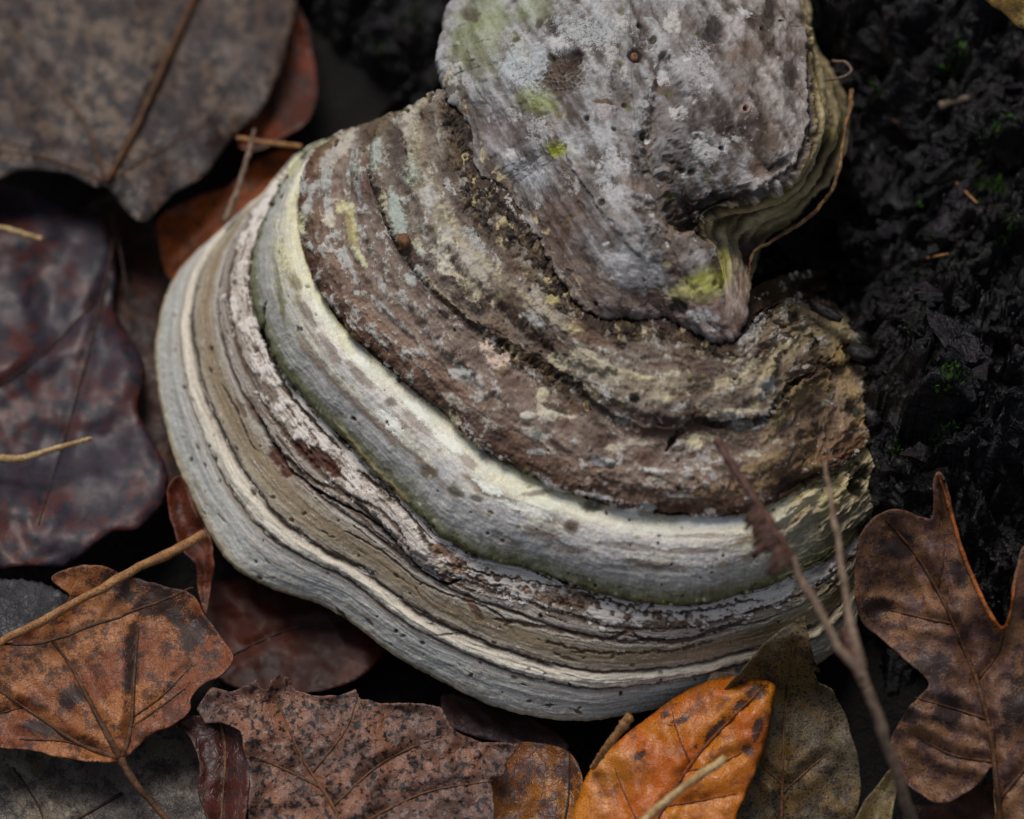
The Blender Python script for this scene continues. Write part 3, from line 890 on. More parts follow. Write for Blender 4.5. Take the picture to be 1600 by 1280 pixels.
    for (a, b, rx, ry, an, cc, al, hh) in (
            (745, 480, 16, 14, 20, (40, 32, 32), .85, -.5), (715, 465, 12, 8, 0, (52, 42, 44), .75, -.2), (795, 488, 22, 14, 15, (60, 50, 52), .8, -.2), (855, 520, 24, 12, 45, (66, 54, 54), .8, -.2),
            (880, 545, 18, 8, 40, (84, 66, 60), .7, -.2), (696, 495, 9, 8, 0, (56, 44, 48), .8, -.2), (740, 512, 18, 8, 30, (60, 46, 50), .75, -.2), (780, 520, 10, 8, 0, (44, 34, 36), .8, -.2),
            (660, 455, 12, 9, 30, (92, 76, 72), .7, -.2), (640, 395, 26, 12, 60, (62, 48, 40), .7, -.3), (670, 410, 16, 14, 0, (92, 82, 82), .6, -.1), (700, 440, 12, 8, 0, (90, 80, 80), .6, -.1),
            (940, 690, 14, 9, 0, (84, 60, 54), .8, -.3), (1045, 662, 16, 10, 10, (88, 58, 40), .85, -.5), (1020, 660, 40, 12, 5, (92, 74, 70), .7, -.3), (960, 650, 30, 14, 20, (86, 70, 66), .7, -.3),
            (870, 640, 22, 6, 20, (58, 46, 40), .7, -.4), (850, 740, 18, 14, 0, (96, 74, 62), .5, 0), (1020, 750, 16, 8, 20, (82, 60, 50), .7, -.4), (1028, 745, 8, 6, 0, (150, 140, 132), .8, .4),
            (950, 745, 10, 7, 0, (98, 78, 70), .6, -.2), (700, 600, 60, 10, 45, (112, 88, 78), .6, 0), (610, 560, 40, 8, 46, (110, 86, 74), .6, 0), (800, 690, 40, 14, 30, (118, 94, 82), .5, 0),
            (950, 520, 50, 9, 12, (60, 50, 44), .7, -.4), (1010, 520, 22, 10, 5, (84, 68, 52), .7, -.3), (1100, 545, 40, 9, 0, (96, 80, 66), .7, -.3), (760, 350, 22, 30, -25, (66, 54, 42), .75, -.4),
            (800, 400, 16, 30, -40, (84, 72, 60), .6, -.3), (830, 430, 14, 26, -45, (110, 96, 76), .6, -.2), (770, 390, 10, 20, -30, (92, 78, 70), .6, -.3), (985, 520, 8, 7, 0, (30, 26, 28), .9, -.8),
            (1150, 597, 9, 8, 0, (44, 36, 32), .85, -.7), (992, 625, 7, 7, 0, (24, 20, 20), .95, -1.0), (1145, 560, 6, 14, -20, (50, 42, 38), .8, -.5), (970, 540, 8, 7, 20, (22, 22, 26), .95, -1.0)):
        P.blob(a, b, rx, ry, an, cc, al, .4, .7, hh)
    for pts, w, hh in (([(640, 230), (680, 340), (760, 430), (860, 520), (960, 580)], 22, 1.1), ([(700, 420), (780, 490), (870, 560)], 16, -.8), ([(560, 240), (580, 340), (640, 440), (720, 540), (830, 640), (960, 720)], 26, 1.0),
                       ([(520, 260), (530, 380), (600, 500), (700, 590)], 14, -.6), ([(960, 620), (1060, 640), (1150, 620), (1210, 570)], 20, 1.1), ([(1000, 560), (1080, 570), (1150, 560)], 14, -.7), ([(940, 740), (1080, 750), (1200, 720), (1290, 650)], 20, .9)):
        P.stroke(pts, w, None, 1, hh, seed=60 + w, wob=8)
    r2 = random.Random(19)
    n3 = x.shape[0]
    for q in range(330):
        i = r2.randrange(n3 - 255, n3 - 22); j = r2.randrange(260, NU - 130)
        an = math.degrees(math.atan2(y[i, j + 8] - y[i, j - 8], x[i, j + 8] - x[i, j - 8]))
        w = r2.choice([4, 6, 8, 11, 15, 22])
        cc = r2.choice([(84, 68, 64), (96, 78, 68), (66, 54, 54), (108, 84, 72), (178, 172, 164), (186, 178, 158), (172, 172, 172), (74, 58, 48), (122, 104, 94)])
        P.blob(x[i, j], y[i, j], w * r2.uniform(1, 2), w * r2.uniform(.4, .8), an + r2.uniform(-25, 25), cc, r2.uniform(.3, .75), .55, 1.1, r2.uniform(-.25, .2))
    # black and white crumbly mosaic below the upper lobe and along the old crack
    f1, f2, ci = worley(x / 11 + .5 * F2, y / 11 + .5 * F1, 91)
    band = np.zeros(x.shape)
    for line, w in (([(705, 170), (722, 240), (735, 300), (770, 340), (810, 380), (850, 430), (890, 480)], 26), ([(960, 515), (1010, 520), (1050, 520), (1110, 535)], 20), ([(770, 530), (830, 575), (890, 615), (915, 635)], 17)):
        d, al = seg_dist(x, y, line)
        band = np.maximum(band, 1 - sstep(w * .5, w * 1.25, d + 8 * F2))
    pal = np.array([lin(c) for c in ((30, 24, 22), (58, 46, 38), (150, 146, 140), (96, 80, 62), (182, 172, 142), (44, 40, 30), (112, 96, 76), (72, 60, 54))])
    mc = pal[(ci * 7.99).astype(int)]
    mo = band * sstep(-.1, .25, F2 + F3 * .6 + .22)
    P.over(mo * .85, mc * (1 + .3 * F3)[..., None])
    P.h += mo * (.9 * (ci - .5) - .5 * (1 - sstep(0, .25, f2 - f1)))
    # --- pits and specks
    def pit(a, b, r, dark=(46, 34, 28), el=1.0, an=0, hh=-.9):
        if rng.random() < .4: return
        dark = rng.choice([dark, (74, 56, 44), (58, 48, 38)]); r *= rng.uniform(.55, 1.0)
        r *= .72; an = rng.uniform(0, 180); el = rng.uniform(.6, 1)
        P.blob(a, b, r * 1.6, r * 1.4 * el, an, (112, 100, 90), .4, .5, .8, 0)
        P.blob(a, b, r, r * el, an, dark, .9, .4, .8, hh * .7)
    for (a, b, r) in ((288, 606, 7), (330, 545, 6), (332, 520, 7), (367, 442, 5), (358, 465, 5), (400, 548, 4), (406, 808, 6), (483, 914, 7), (300, 718, 6), (322, 728, 5), (380, 698, 4), (388, 716, 4), (386, 560, 3),
                      (450, 460, 4), (448, 518, 5), (470, 515, 4), (598, 675, 5), (604, 660, 4), (552, 655, 5), (675, 770, 5), (893, 824, 6), (640, 928, 4), (768, 905, 4), (845, 963, 7), (894, 978, 6), (906, 1105, 5),
                      (1005, 1078, 7), (970, 1083, 6), (480, 1000, 3), (620, 985, 4), (1152, 770, 4), (1060, 745, 7), (1180, 870, 5), (1088, 898, 4), (1112, 896, 4), (930, 915, 4), (968, 918, 3)):
        pit(a, b, r)
    # elongated dark dashes on the rim
    for (a, b, rx, an) in ((505, 830, 12, 28), (522, 838, 10, 25), (650, 925, 14, 50), (700, 988, 14, -8), (718, 990, 10, 5), (830, 1095, 14, 5), (855, 1100, 12, 10), (905, 1110, 16, 18), (820, 1070, 12, 10), (740, 1052, 8, 25),
                           (800, 1060, 7, 10), (870, 1020, 10, 5), (905, 1018, 10, 0), (960, 1025, 8, -5), (890, 1030, 12, 4), (535, 955, 12, 35), (580, 970, 10, 40), (310, 700, 9, 65), (325, 770, 8, 60), (345, 810, 10, 55),
                           (420, 880, 10, 35), (455, 815, 8, 35), (660, 1005, 10, 35), (770, 1005, 8, 20), (985, 1040, 7, 0), (1030, 1050, 8, 0), (620, 900, 8, 45), (560, 860, 8, 35), (400, 770, 7, 50)):
        P.blob(a + rng.uniform(-4, 4), b + rng.uniform(-3, 3), rx * rng.uniform(.35, 1.2), rng.uniform(1.2, 3.4), an + rng.uniform(-15, 15), rng.choice([(70, 50, 36), (88, 66, 48), (54, 42, 36)]), rng.uniform(.5, .95), .4, 1.2, -.35)
    for k in range(330):
        i = rng.randrange(40, x.shape[0] - 30); j = rng.randrange(120, NU - 60)
        a, b = x[i, j], y[i, j]
        r = rng.choice([1.0, 1.3, 1.6, 2.0, 2.8])
        P.blob(a, b, r * rng.uniform(1, 1.8), r, rng.uniform(0, 180), rng.choice([(52, 40, 32), (66, 50, 38), (40, 34, 30), (84, 78, 54)]), rng.uniform(.5, .9), .35, .4, -.35)
    for k in range(260):
        i = rng.randrange(230, x.shape[0] - 30); j = rng.randrange(300, NU - 240)
        if x[i, j] > 1180 or y[i, j] < 260: continue
        P.blob(x[i, j], y[i, j], rng.uniform(1.5, 4.5), rng.uniform(1.5, 3.5), rng.uniform(0, 180), rng.choice([(204, 202, 198), (186, 180, 168), (132, 136, 76)]), rng.uniform(.4, .8), .45, .9, .1)
    # light band of moss green at the crease
    P.blob(440, 470, 4, 40, -8, (86, 92, 40), .5, .5, .6, 0)
    # ochre bands at the right end
    P.stroke([(1080, 770), (1160, 765), (1225, 738), (1262, 700), (1255, 660)], 12, (146, 124, 92), .4, .2, seed=21)
    P.stroke([(1150, 740), (1205, 720), (1235, 695)], 10, (176, 154, 112), .4, .3, seed=22)
    P.stroke([(1190, 690), (1220, 650), (1262, 610), (1310, 600)], 14, (178, 156, 116), .4, .3, seed=23)
    P.stroke([(1300, 500), (1312, 560), (1330, 620), (1350, 680)], 12, (170, 150, 108), .4, .6, seed=24, wob=10)
    P.stroke([(1272, 520), (1280, 570), (1300, 560)], 5, (58, 46, 32), .8, -.7, seed=25, wob=8)
    P.stroke([(1310, 740), (1290, 800), (1320, 760)], 12, (172, 166, 118), .4, .3, seed=26)
    for (a, b, r) in ((1333, 640, 12), (1345, 735, 16), (1338, 765, 12), (1370, 760, 14), (1360, 830, 14), (1365, 650, 10), (1322, 545, 10), (1240, 495, 9)):
        P.blob(a, b, r * 1.2, r, 30, (24, 24, 20), .9, .35, .9, -.6)


cap()


# ---- upper lobe
def lobe():
    L0 = [(770, -170), (712, 0), (694, 60), (690, 102), (702, 150), (738, 205), (744, 265), (790, 296), (826, 350), (852, 392), (880, 440), (922, 488), (982, 495), (1040, 490), (1090, 516), (1138, 532),
          (1164, 502), (1172, 455), (1180, 408), (1192, 370), (1226, 338), (1268, 302), (1305, 262), (1321, 195), (1302, 128), (1266, 75), (1250, 15), (1250, -170)]
    L1 = [(785, -165), (732, 4), (713, 62), (708, 105), (722, 152), (756, 202), (764, 260), (807, 289), (844, 344), (870, 386), (898, 433), (934, 472), (986, 477), (1042, 472), (1088, 494), (1122, 504),
          (1128, 472), (1116, 420), (1090, 362), (1112, 330), (1172, 304), (1236, 272), (1263, 212), (1262, 142), (1248, 72), (1238, 10), (1238, -165)]
    down = catmull([(985, -150), (985, 0), (985, 90), (990, 170), (1000, 240), (1015, 300)], 300)
    n = 760

    def cur(p, m=27):
        t = np.linspace(0, 1, len(p))
        d = catmull(p, 900)
        return np.stack([np.interp(np.linspace(0, 1, n), np.linspace(0, 1, 900), d[:, i]) for i in range(2)], 1)
    u = np.linspace(0, 1, n)
    ff = (1 - np.abs(2 * u - 1)) ** .8
    a, b = cur(L0), cur(L1)
    c = np.stack([np.interp(ff, np.linspace(0, 1, 300), down[:, i]) for i in range(2)], 1)
    wv = 9.0 * fbm(u * 55, u * 0 + 2, 64, 5, .6) * (1 - sstep(.55, .62, u))
    b0 = b
    a, b = shrink(a, wv), shrink(b, wv * .8 + 5 * fbm(u * 80, u * 0 + 9, 67, 4) * (1 - .85 * sstep(.55, .65, u)))
    rside = sstep(.60, .72, u)                       # the stacked side wall on the right
    base = .0775 - .032 * rside - .006 * sstep(.62, .66, u) * 0
    lip0 = .0800 + .0015 * rside
    lip = base * (1 - rside) + .0815 * rside + .0006 + .0020 * sstep(.28, .48, u) * (1 - rside) + .0008 * fbm(u * 24, u * 0, 65, 3)
    ks = [(a + np.array([0, 8]) * (1 - rside)[:, None], base - .004 - .03 * rside, 8), (a, base, 34), (mix(a, b, .55), mix(base, lip, .62), 16), (b, lip, 22), (mix(mix(b, b0, .6), c, .10), lip + .0016, 40), (mix(b0, c, .35), mix(lip, lip0, .5) + .0065, 70),
          (mix(b0, c, .72), lip0 + .0130, 60), (c, lip0 + .0145, 1)]
    K = np.array([np.column_stack([q, z]) for q, z, _ in ks])
    G, V = pchip_rows(K, [k[2] for k in ks[:-1]])
    x, y, z = G[..., 0], G[..., 1], G[..., 2]
    P = Paint(x, y)
    vv = V[:, None] * np.ones((1, n))
    F1 = fbm(x / 90, y / 90, 101, 4); F2 = fbm(x / 26, y / 26, 102, 4, .6); F3 = fbm(x / 6, y / 6, 103, 4, .65)
    # streaks running down the lobe (towards lower right)
    ca, sa = math.cos(R(58)), math.sin(R(58))
    a_, b_ = x * ca + y * sa, -x * sa + y * ca
    S = fbm(a_ / 120, b_ / 16 + .6 * F1, 104, 4)
    k = F1 * .75 + S * .65 + F2 * .5
    P.c = ramp(k, [(-.6, (84, 76, 74)), (-.3, (112, 105, 103)), (0, (148, 146, 148)), (.25, (172, 173, 179)), (.6, (190, 192, 198))])
    P.c = P.c * (1 + .34 * F3 + .12 * F2)[..., None] * .86
    P.h = .08 * F3 + .20 * F2 + 1.0 * F1 + .3 * S
    # powdery white grains
    pw = sstep(.12, .34, F3 * .9 + F2 * .35 + S * .2)
    P.bloom(pw * .5, (184, 184, 188)); P.h += pw * .06
    # brown-pink margin along the lower edge
    edge = np.interp(vv, [0, 3, 4, 5], [1, 1, .9, 0]) * (1 - rside[None]) * sstep(.3, .42, u)[None]
    P.over(edge * .5, (112, 92, 84) * np.ones(1) if False else lin((112, 92, 84)) * (1 + .35 * F2 + .2 * F3)[..., None])
    P.blob(880, 350, 50, 40, 60, (118, 98, 90), .6, .5, .6); P.blob(930, 440, 60, 26, 35, (122, 106, 96), .6, .5, .6); P.blob(1090, 480, 60, 22, 20, (128, 106, 96), .6, .5, .6)
    # warm right face
    rt = sstep(1040, 1200, x + 40 * F1)
    P.c = P.c * (1 - rt[..., None] * (1 - np.array([1.03, .95, .89])))
    rng0 = random.Random(31)
    wall = (vv < 3) * rside[None]
    S4 = fbm(u[None] * 14 * np.ones_like(vv), vv * 3.2 + .25 * F2, 105, 3)
    wc = ramp(S4, [(-.45, (56, 46, 32)), (-.15, (122, 108, 82)), (.12, (176, 162, 130)), (.4, (208, 196, 164))])
    P.over(wall * .92, wc * (1 + .25 * F3)[..., None])
    P.h += wall * S4 * 1.6
    P.over(sstep(.1, .5, F1 + F2 * .4 - .05) * wall * .35, (118, 116, 52))
    # green films
    for (p, q, rx, ry, an, cc, al) in ((880, 235, 22, 12, 10, (176, 180, 84), .8), (850, 165, 34, 22, 30, (160, 172, 108), .5), (1100, 445, 30, 22, 0, (172, 176, 84), .7), (1120, 420, 14, 26, 0, (150, 152, 60), .6), (1070, 455, 26, 14, 0, (196, 192, 140), .6),
                                       (770, 70, 30, 60, 10, (150, 158, 124), .5), (720, 90, 16, 50, 0, (138, 146, 110), .6), (760, 30, 40, 30, 0, (146, 158, 128), .4), (840, 20, 26, 30, 0, (150, 164, 128), .4), (820, 90, 12, 22, 0, (140, 152, 80), .5)):
        P.blob(p, q, rx, ry, an, cc, al, .6, .7)
    # grey and whitish areas
    for (p, q, rx, ry, an, cc, al) in ((960, 290, 50, 60, 20, (184, 184, 190), .45), (840, 110, 60, 40, 20, (182, 188, 194), .5), (1000, 420, 70, 36, 10, (186, 184, 186), .45), (930, 60, 70, 30, 0, (176, 180, 184), .4), (1080, 120, 30, 60, 10, (178, 176, 180), .4),
                                       (1060, 190, 26, 70, -5, (96, 88, 84), .5), (980, 140, 20, 60, 0, (104, 98, 96), .45), (1010, 310, 24, 60, 25, (108, 100, 94), .5), (1140, 130, 26, 40, 0, (100, 92, 88), .5), (1190, 230, 20, 36, 20, (104, 94, 86), .4),
                                       (1230, 100, 14, 50, 0, (92, 78, 72), .5), (790, 200, 34, 50, -20, (140, 132, 132), .5), (1050, 60, 24, 30, 0, (120, 112, 108), .4), (940, 340, 30, 16, 60, (120, 108, 102), .5)):
        P.blob(p, q, rx, ry, an, cc, al, .6, .8)
    # worn holes
    for (p, q, rx, ry, an, cc, al, hh) in ((893, 106, 22, 16, -10, (62, 46, 40), .85, -.9), (905, 100, 10, 10, 0, (50, 36, 32), .8, -.6), (885, 135, 26, 16, 0, (110, 100, 88), .5, -.3), (1108, 55, 16, 20, 20, (56, 50, 52), .8, -.4), (1192, 35, 9, 26, 5, (66, 60, 58), .85, -.3),
                                           (1225, 130, 16, 22, 10, (74, 66, 62), .7, -.4), (740, 30, 16, 12, 20, (84, 70, 58), .7, -.4), (700, 140, 22, 14, -20, (70, 58, 46), .7, -.5), (715, 190, 14, 22, 10, (64, 52, 46), .8, -.6), (946, 165, 14, 4, 0, (92, 66, 46), .9, -.5),
                                           (1063, 478, 13, 11, 20, (62, 54, 52), .9, -.9), (1115, 320, 26, 18, -35, (44, 38, 28), .9, -1.5), (1150, 305, 22, 10, -20, (60, 50, 36), .8, -.8), (1215, 262, 26, 8, -25, (52, 46, 34), .8, -.8)):
        P.blob(p, q, rx, ry, an, cc, al, .3, .8, hh)
    P.stroke([(1060, 345), (1090, 365), (1100, 330), (1150, 310), (1210, 285), (1245, 250), (1262, 200), (1258, 130)], 4, (50, 40, 30), .75, -.9, seed=31, wob=8)
    P.stroke([(1040, 370), (1060, 345), (1095, 325)], 4, (70, 52, 44), .6, -.6, seed=32, wob=6)
    P.stroke([(1248, 60), (1258, 120), (1262, 170), (1262, 230)], 2.5, (58, 46, 34), .7, -.7, seed=33, wob=5, gaps=.1)
    # the lobe's own swellings and hollows
    for (p, q, rx, ry, an, hh) in ((1165, 150, 95, 150, 0, 3.4), (850, 100, 110, 95, 20, 3.0), (930, 330, 60, 150, -35, 1.8), (1090, 430, 60, 60, 0, 1.4), (735, 60, 40, 70, 0, 1.2), (960, 20, 90, 60, 0, 1.0), (1200, 40, 50, 60, 0, 1.2)):
        P.blob(p, q, rx, ry, an, None, 1, .85, .12, hh)
    P.stroke([(1035, 90), (1040, 170), (1022, 250), (1015, 310), (1050, 350), (1090, 350)], 26, (92, 82, 76), .35, -1.8, seed=35, wob=8)  # broad hollow; its shading is put into the colour as a darker streak
    P.stroke([(965, 110), (975, 190), (990, 260)], 16, (104, 96, 92), .3, -.7, seed=36, wob=8)
    P.stroke([(895, 225), (930, 290), (975, 350), (1005, 395)], 9, (190, 186, 184), .3, .7, seed=37, wob=6)
    P.stroke([(1020, 350), (1045, 395), (1060, 430)], 8, (108, 96, 88), .5, -.7, seed=38, wob=6)
    P.stroke([(840, 215), (880, 280), (925, 345)], 7, (112, 102, 94), .4, -.5, seed=39, wob=6)
    P.stroke([(1270, 20), (1180, 120), (1195, 220)], 10, (110, 98, 88), .25, -.4, seed=40, wob=10)
    # network of tiny cracks next to the worn hole
    f1, f2, ci = worley(x / 8 + .4 * F2, y / 8, 107)
    ne = (1 - sstep(18, 38, np.hypot((x - 888) / 1.2, y - 128))) * sstep(.06, .28, f2 - f1)
    P.over(ne * .8, (84, 70, 56)); P.h -= ne * .4
    f1, f2, ci = worley(x / 10 + .5 * F2, y / 10 + .5 * F1, 191)
    d, _ = seg_dist(x, y, [(700, 130), (730, 200), (748, 262), (795, 292), (835, 350), (870, 410), (920, 482)])
    mo = (1 - sstep(10, 26, d + 12 * F2)) * sstep(-.15, .25, F2 + .6 * F3)
    pal = np.array([lin(q) for q in ((34, 27, 24), (64, 50, 42), (158, 152, 146), (100, 82, 66), (176, 166, 138), (48, 42, 34), (118, 100, 84), (80, 64, 56))])
    P.over(mo * .8, pal[(ci * 7.99).astype(int)] * (1 + .3 * F3)[..., None]); P.h += mo * .7 * (ci - .5)
    for q in range(120):
        i = rng0.randrange(60, x.shape[0] - 8); j = rng0.randrange(40, n - 40)
        w = rng0.uniform(8, 26)
        P.blob(x[i, j], y[i, j], w, w * rng0.uniform(.35, .8), rng0.uniform(20, 100), rng0.choice([(96, 86, 80), (112, 98, 90), (84, 76, 74), (190, 190, 194), (186, 184, 184), (128, 108, 96)]), rng0.uniform(.3, .6), .6, 1.1, rng0.uniform(-.15, .15))
    # ringed pit
    P.blob(991, 91, 11, 11, 0, (40, 32, 32), .95, .15, .12, -.7); P.blob(991, 92, 6.5, 7, 0, (132, 100, 86), .95, .2, .1, .9)
    P.blob(1153, 182, 8, 8, 0, (170, 146, 136), .8, .3, .2, .3); P.blob(1153, 182, 4, 4.5, 0, (60, 40, 36), .95, .25, .1, -.9)
    rng = random.Random(8)
    for (p, q, r) in ((998, 44, 4), (1020, 66, 5), (870, 100, 5), (1078, 270, 6), (1064, 268, 4), (920, 190, 4), (1010, 262, 4), (950, 320, 5), (1120, 235, 4), (1208, 48, 4), (930, 475, 4), (1180, 60, 4), (1005, 210, 5), (960, 205, 4), (975, 165, 4)):
        P.blob(p, q, r, r, 0, rng.choice([(50, 40, 36), (60, 56, 30), (36, 30, 30)]), .9, .3, .4, -.6)
    for kx in range(190):
        i = rng.randrange(70, x.shape[0] - 8); j = rng.randrange(60, n - 60)
        r = rng.choice([1.2, 1.6, 2, 2.6, 3.4, 5])
        P.blob(x[i, j], y[i, j], r * rng.uniform(1, 1.8), r * rng.uniform(.6, 1), rng.uniform(0, 180), rng.choice([(66, 56, 48), (80, 70, 58), (104, 108, 62), (60, 50, 46), (200, 200, 202)]), rng.uniform(.35, .8), .5, 1.1, -.2)
    finish_surface('lobe', x, y, z, P, FUNGUS, [('upper_lobe', 0, x.shape[0], 'rounded mottled grey upper lobe with small pits and green film')], weld=True)


lobe()

# ------------------------------------------------------------------ fallen leaves
def resample(poly, step):
    P = np.vstack([poly, poly[:1]])
    L = arclen(P)
    n = max(12, int(L[-1] / step))
    t = np.linspace(0, L[-1], n, endpoint=False)
    return np.stack([np.interp(t, L, P[:, 0]), np.interp(t, L, P[:, 1])], 1)


NLEAF = [0]


def leaf(name, label, outline, mat, z0, gx=0.0, gy=0.0, und=.0022, curl=.0, veins=(), smooth=True, step=5.0, teeth=0.0, tooth=26.0, pucker=.0005,
         vmat=None, thick=.0003, group=None, bend=None, cat='leaf', dz=None, margin=None, stains=(), crinkle=.0006, parent=None):
    NLEAF[0] += 1
    sd = NLEAF[0] * 13
    poly = np.asarray(outline, float)
    if smooth: poly = catmull(poly, len(poly) * 10, closed=True)
    poly = resample(poly, step)
    L = np.arange(len(poly)) * step
    t = np.roll(poly, -1, 0) - np.roll(poly, 1, 0)
    t /= np.linalg.norm(t, axis=1, keepdims=True) + 1e-9
    nor = np.stack([-t[:, 1], t[:, 0]], 1)
    off = 2.2 * fbm(L / 30, L * 0 + sd, sd, 4)
    if teeth: off = off + teeth * ((L / tooth + .35 * fbm(L / 60, L * 0, sd + 3, 2)) % 1.0 - .5)
    poly = poly + nor * off[:, None]
    x0, y0 = poly.min(0); x1, y1 = poly.max(0)
    gx_, gy_ = np.meshgrid(np.arange(x0, x1, step), np.arange(y0, y1, step))
    rs = np.random.RandomState(sd)
    gx_ = gx_ + rs.uniform(-.3, .3, gx_.shape) * step; gy_ = gy_ + rs.uniform(-.3, .3, gy_.shape) * step
    gx_, gy_ = gx_.ravel(), gy_.ravel()
    ok = inside(gx_, gy_, poly)
    gx_, gy_ = gx_[ok], gy_[ok]
    closed = np.vstack([poly, poly[:1]])
    d, _ = seg_dist(gx_, gy_, closed)
    ok = d > step * .55
    pts = np.vstack([poly, np.stack([gx_[ok], gy_[ok]], 1)])
    n = len(poly)
    vo, eo, fo, *_ = delaunay_2d_cdt([Vector(p) for p in pts], [(i, (i + 1) % n) for i in range(n)], [], 1, 1e-5)
    Q = np.array([tuple(v) for v in vo]); F = np.array([f for f in fo if len(f) == 3])
    qx, qy = Q[:, 0], Q[:, 1]
    cx, cy = qx.mean(), qy.mean()
    ed, _ = seg_dist(qx, qy, closed)

    def zf(x, y, e=None):
        z = z0 + gx * (x - cx) / 100 + gy * (y - cy) / 100 + und * fbm(x / 150, y / 150, sd + 1, 2) + crinkle * fbm(x / 28, y / 28, sd + 2, 3)
        if bend: z = z + bend(x, y)
        return z
    z = zf(qx, qy)
    if curl: z = z + curl * np.exp(-ed / 14) * (1 + .7 * fbm(qx / 60, qy / 60, sd + 7, 2))
    vl = []
    for v in veins:
        pv = catmull(v[0], max(10, len(v[0]) * 7)) if len(v[0]) > 2 else catmull([v[0][0], ((v[0][0][0] + v[0][1][0]) / 2, (v[0][0][1] + v[0][1][1]) / 2), v[0][1]], 12)
        vl.append((pv, v[1], v[2] if len(v) > 2 else 'vein'))
        dd, _ = seg_dist(qx, qy, pv)
        z = z - pucker * np.exp(-dd / 7) + pucker * .8 * np.exp(-((dd - 18) / 10) ** 2)
    X = unproj(qx, qy, z)
    # faces up
    e1 = X[F[:, 1]] - X[F[:, 0]]; e2 = X[F[:, 2]] - X[F[:, 0]]
    fl = np.cross(e1, e2)[:, 2] < 0
    F[fl] = F[fl][:, ::-1]
    root = link(name, None, label=label, cat=cat, group=group)
    me = mesh_np('blade', X, F, mat)
    set_vec(me, 'flat', np.stack([qx / 100 + sd * 1.7, qy / 100, qx * 0], 1))
    st = np.zeros(len(qx))
    for (a, b, rx, ry, an) in stains:
        ca, sa = math.cos(R(an)), math.sin(R(an))
        d = np.hypot(((qx - a) * ca + (qy - b) * sa) / rx, (-(qx - a) * sa + (qy - b) * ca) / ry)
        st = np.maximum(st, 1 - sstep(.2, 1.5, d))
    set_float(me, 'stain', st)
    ob = link('blade', me, root)
    so = ob.modifiers.new('thickness', 'SOLIDIFY'); so.thickness = thick; so.offset = -1
    if margin:
        pm = catmull(margin[0], 60)
        dd = (pm[:, None, 0] - qx[None]) ** 2 + (pm[:, None, 1] - qy[None]) ** 2
        zz = np.array([z[np.argpartition(q, 4)[:4]].mean() for q in dd]) + margin[1] * .8
        k = np.linspace(0, 1, 60)
        link('lit_curled_margin', tube_mesh('lit_curled_margin', unproj(pm[:, 0], pm[:, 1], zz), margin[1] * (.25 + np.sin(k * math.pi) ** .6), margin[2], 7, .3, sd), root)  # curled underside edge, with the orange rim light put into its colour
    for pv, r, nm in vl:
        k = np.linspace(0, 1, len(pv))
        if nm == 'petiole':
            zz = zf(pv[:, 0], pv[:, 1]) + .0012 + k * 0; rad = r * (1.0 - .25 * k)
        else:
            dd = (pv[:, None, 0] - qx[None]) ** 2 + (pv[:, None, 1] - qy[None]) ** 2
            zz = np.array([z[np.argpartition(q, 4)[:4]].mean() for q in dd]) + r * .25; rad = r * (1.0 - .7 * k)
        W = unproj(pv[:, 0], pv[:, 1], zz)
        link(nm, tube_mesh(nm, W, rad, vmat or M_VEIN, 6, .25, sd), root)
    return root


M_VEIN = mat_stem('leaf vein', (92, 62, 42), (120, 84, 58))
M_VDARK = mat_stem('dark vein', (40, 28, 24), (66, 46, 36))
M_PET = mat_stem('brown petiole', (70, 46, 30), (104, 70, 44))
GL = 'fallen leaves around the fungus'

# far left: grey-brown leaf seen from below with its stalk
leaf('fallen_leaf', 'big dull grey-brown leaf lying face down with a thick brown stalk across it',
     [(-120, -80), (140, -120), (330, -90), (455, -20), (448, 70), (440, 105), (428, 130), (410, 170), (372, 205), (345, 240), (318, 275), (275, 300), (228, 345), (196, 330), (166, 290), (150, 292), (100, 270), (30, 268), (-20, 285), (-120, 300), (-170, 120)],
     mat_leaf('grey leaf back', (106, 93, 82), (82, 68, 62), (50, 42, 40), .8, (30, 27, 29), .7, (52, 44, 42), .3, (.4, .6), 4.0, .4, 9.0), .020, gy=.0035, gx=-.001, und=.004, curl=-.001, step=6,
     veins=[([(320, -40), (262, 90), (205, 215), (166, 285)], .0011, 'petiole'), ([(166, 285), (130, 190), (60, 110), (20, 20)], .0005), ([(166, 285), (80, 250), (0, 235)], .0005), ([(166, 285), (260, 230), (340, 190)], .0004)],
     stains=[(250, 190, 90, 60, 20), (330, 240, 70, 40, -30), (60, 270, 80, 24, 5), (190, 300, 50, 40, 0), (150, 10, 60, 14, 25)], vmat=M_PET, group=GL)
leaf('fallen_leaf', 'rust-brown leaf edge curling out behind the grey face-down leaf',
     [(420, -40), (470, 20), (488, 90), (495, 150), (478, 190), (440, 215), (400, 235), (372, 222), (400, 170), (425, 100), (440, 30)],
     mat_leaf('rust leaf', (104, 50, 22), (72, 36, 20), (38, 22, 16), .6, (24, 16, 14), .4, (50, 28, 18), .3, (.4, .65), 5), .010, gy=.003, und=.003, curl=.003, group=GL)
leaf('fallen_leaf', 'smooth orange-brown leaf tucked against the upper left flank of the fungus',
     [(250, 380), (250, 340), (300, 310), (360, 288), (400, 250), (450, 232), (470, 262), (430, 320), (390, 360), (340, 400), (290, 440), (262, 430)],
     mat_leaf('tan leaf', (152, 90, 46), (112, 60, 28), (60, 34, 22), .5, (34, 22, 18), .3, (84, 52, 32), .3, (.4, .6), 5), .009, gy=.002, und=.003, curl=.0015,
     veins=[([(262, 430), (330, 360), (440, 250)], .0004)], group=GL)
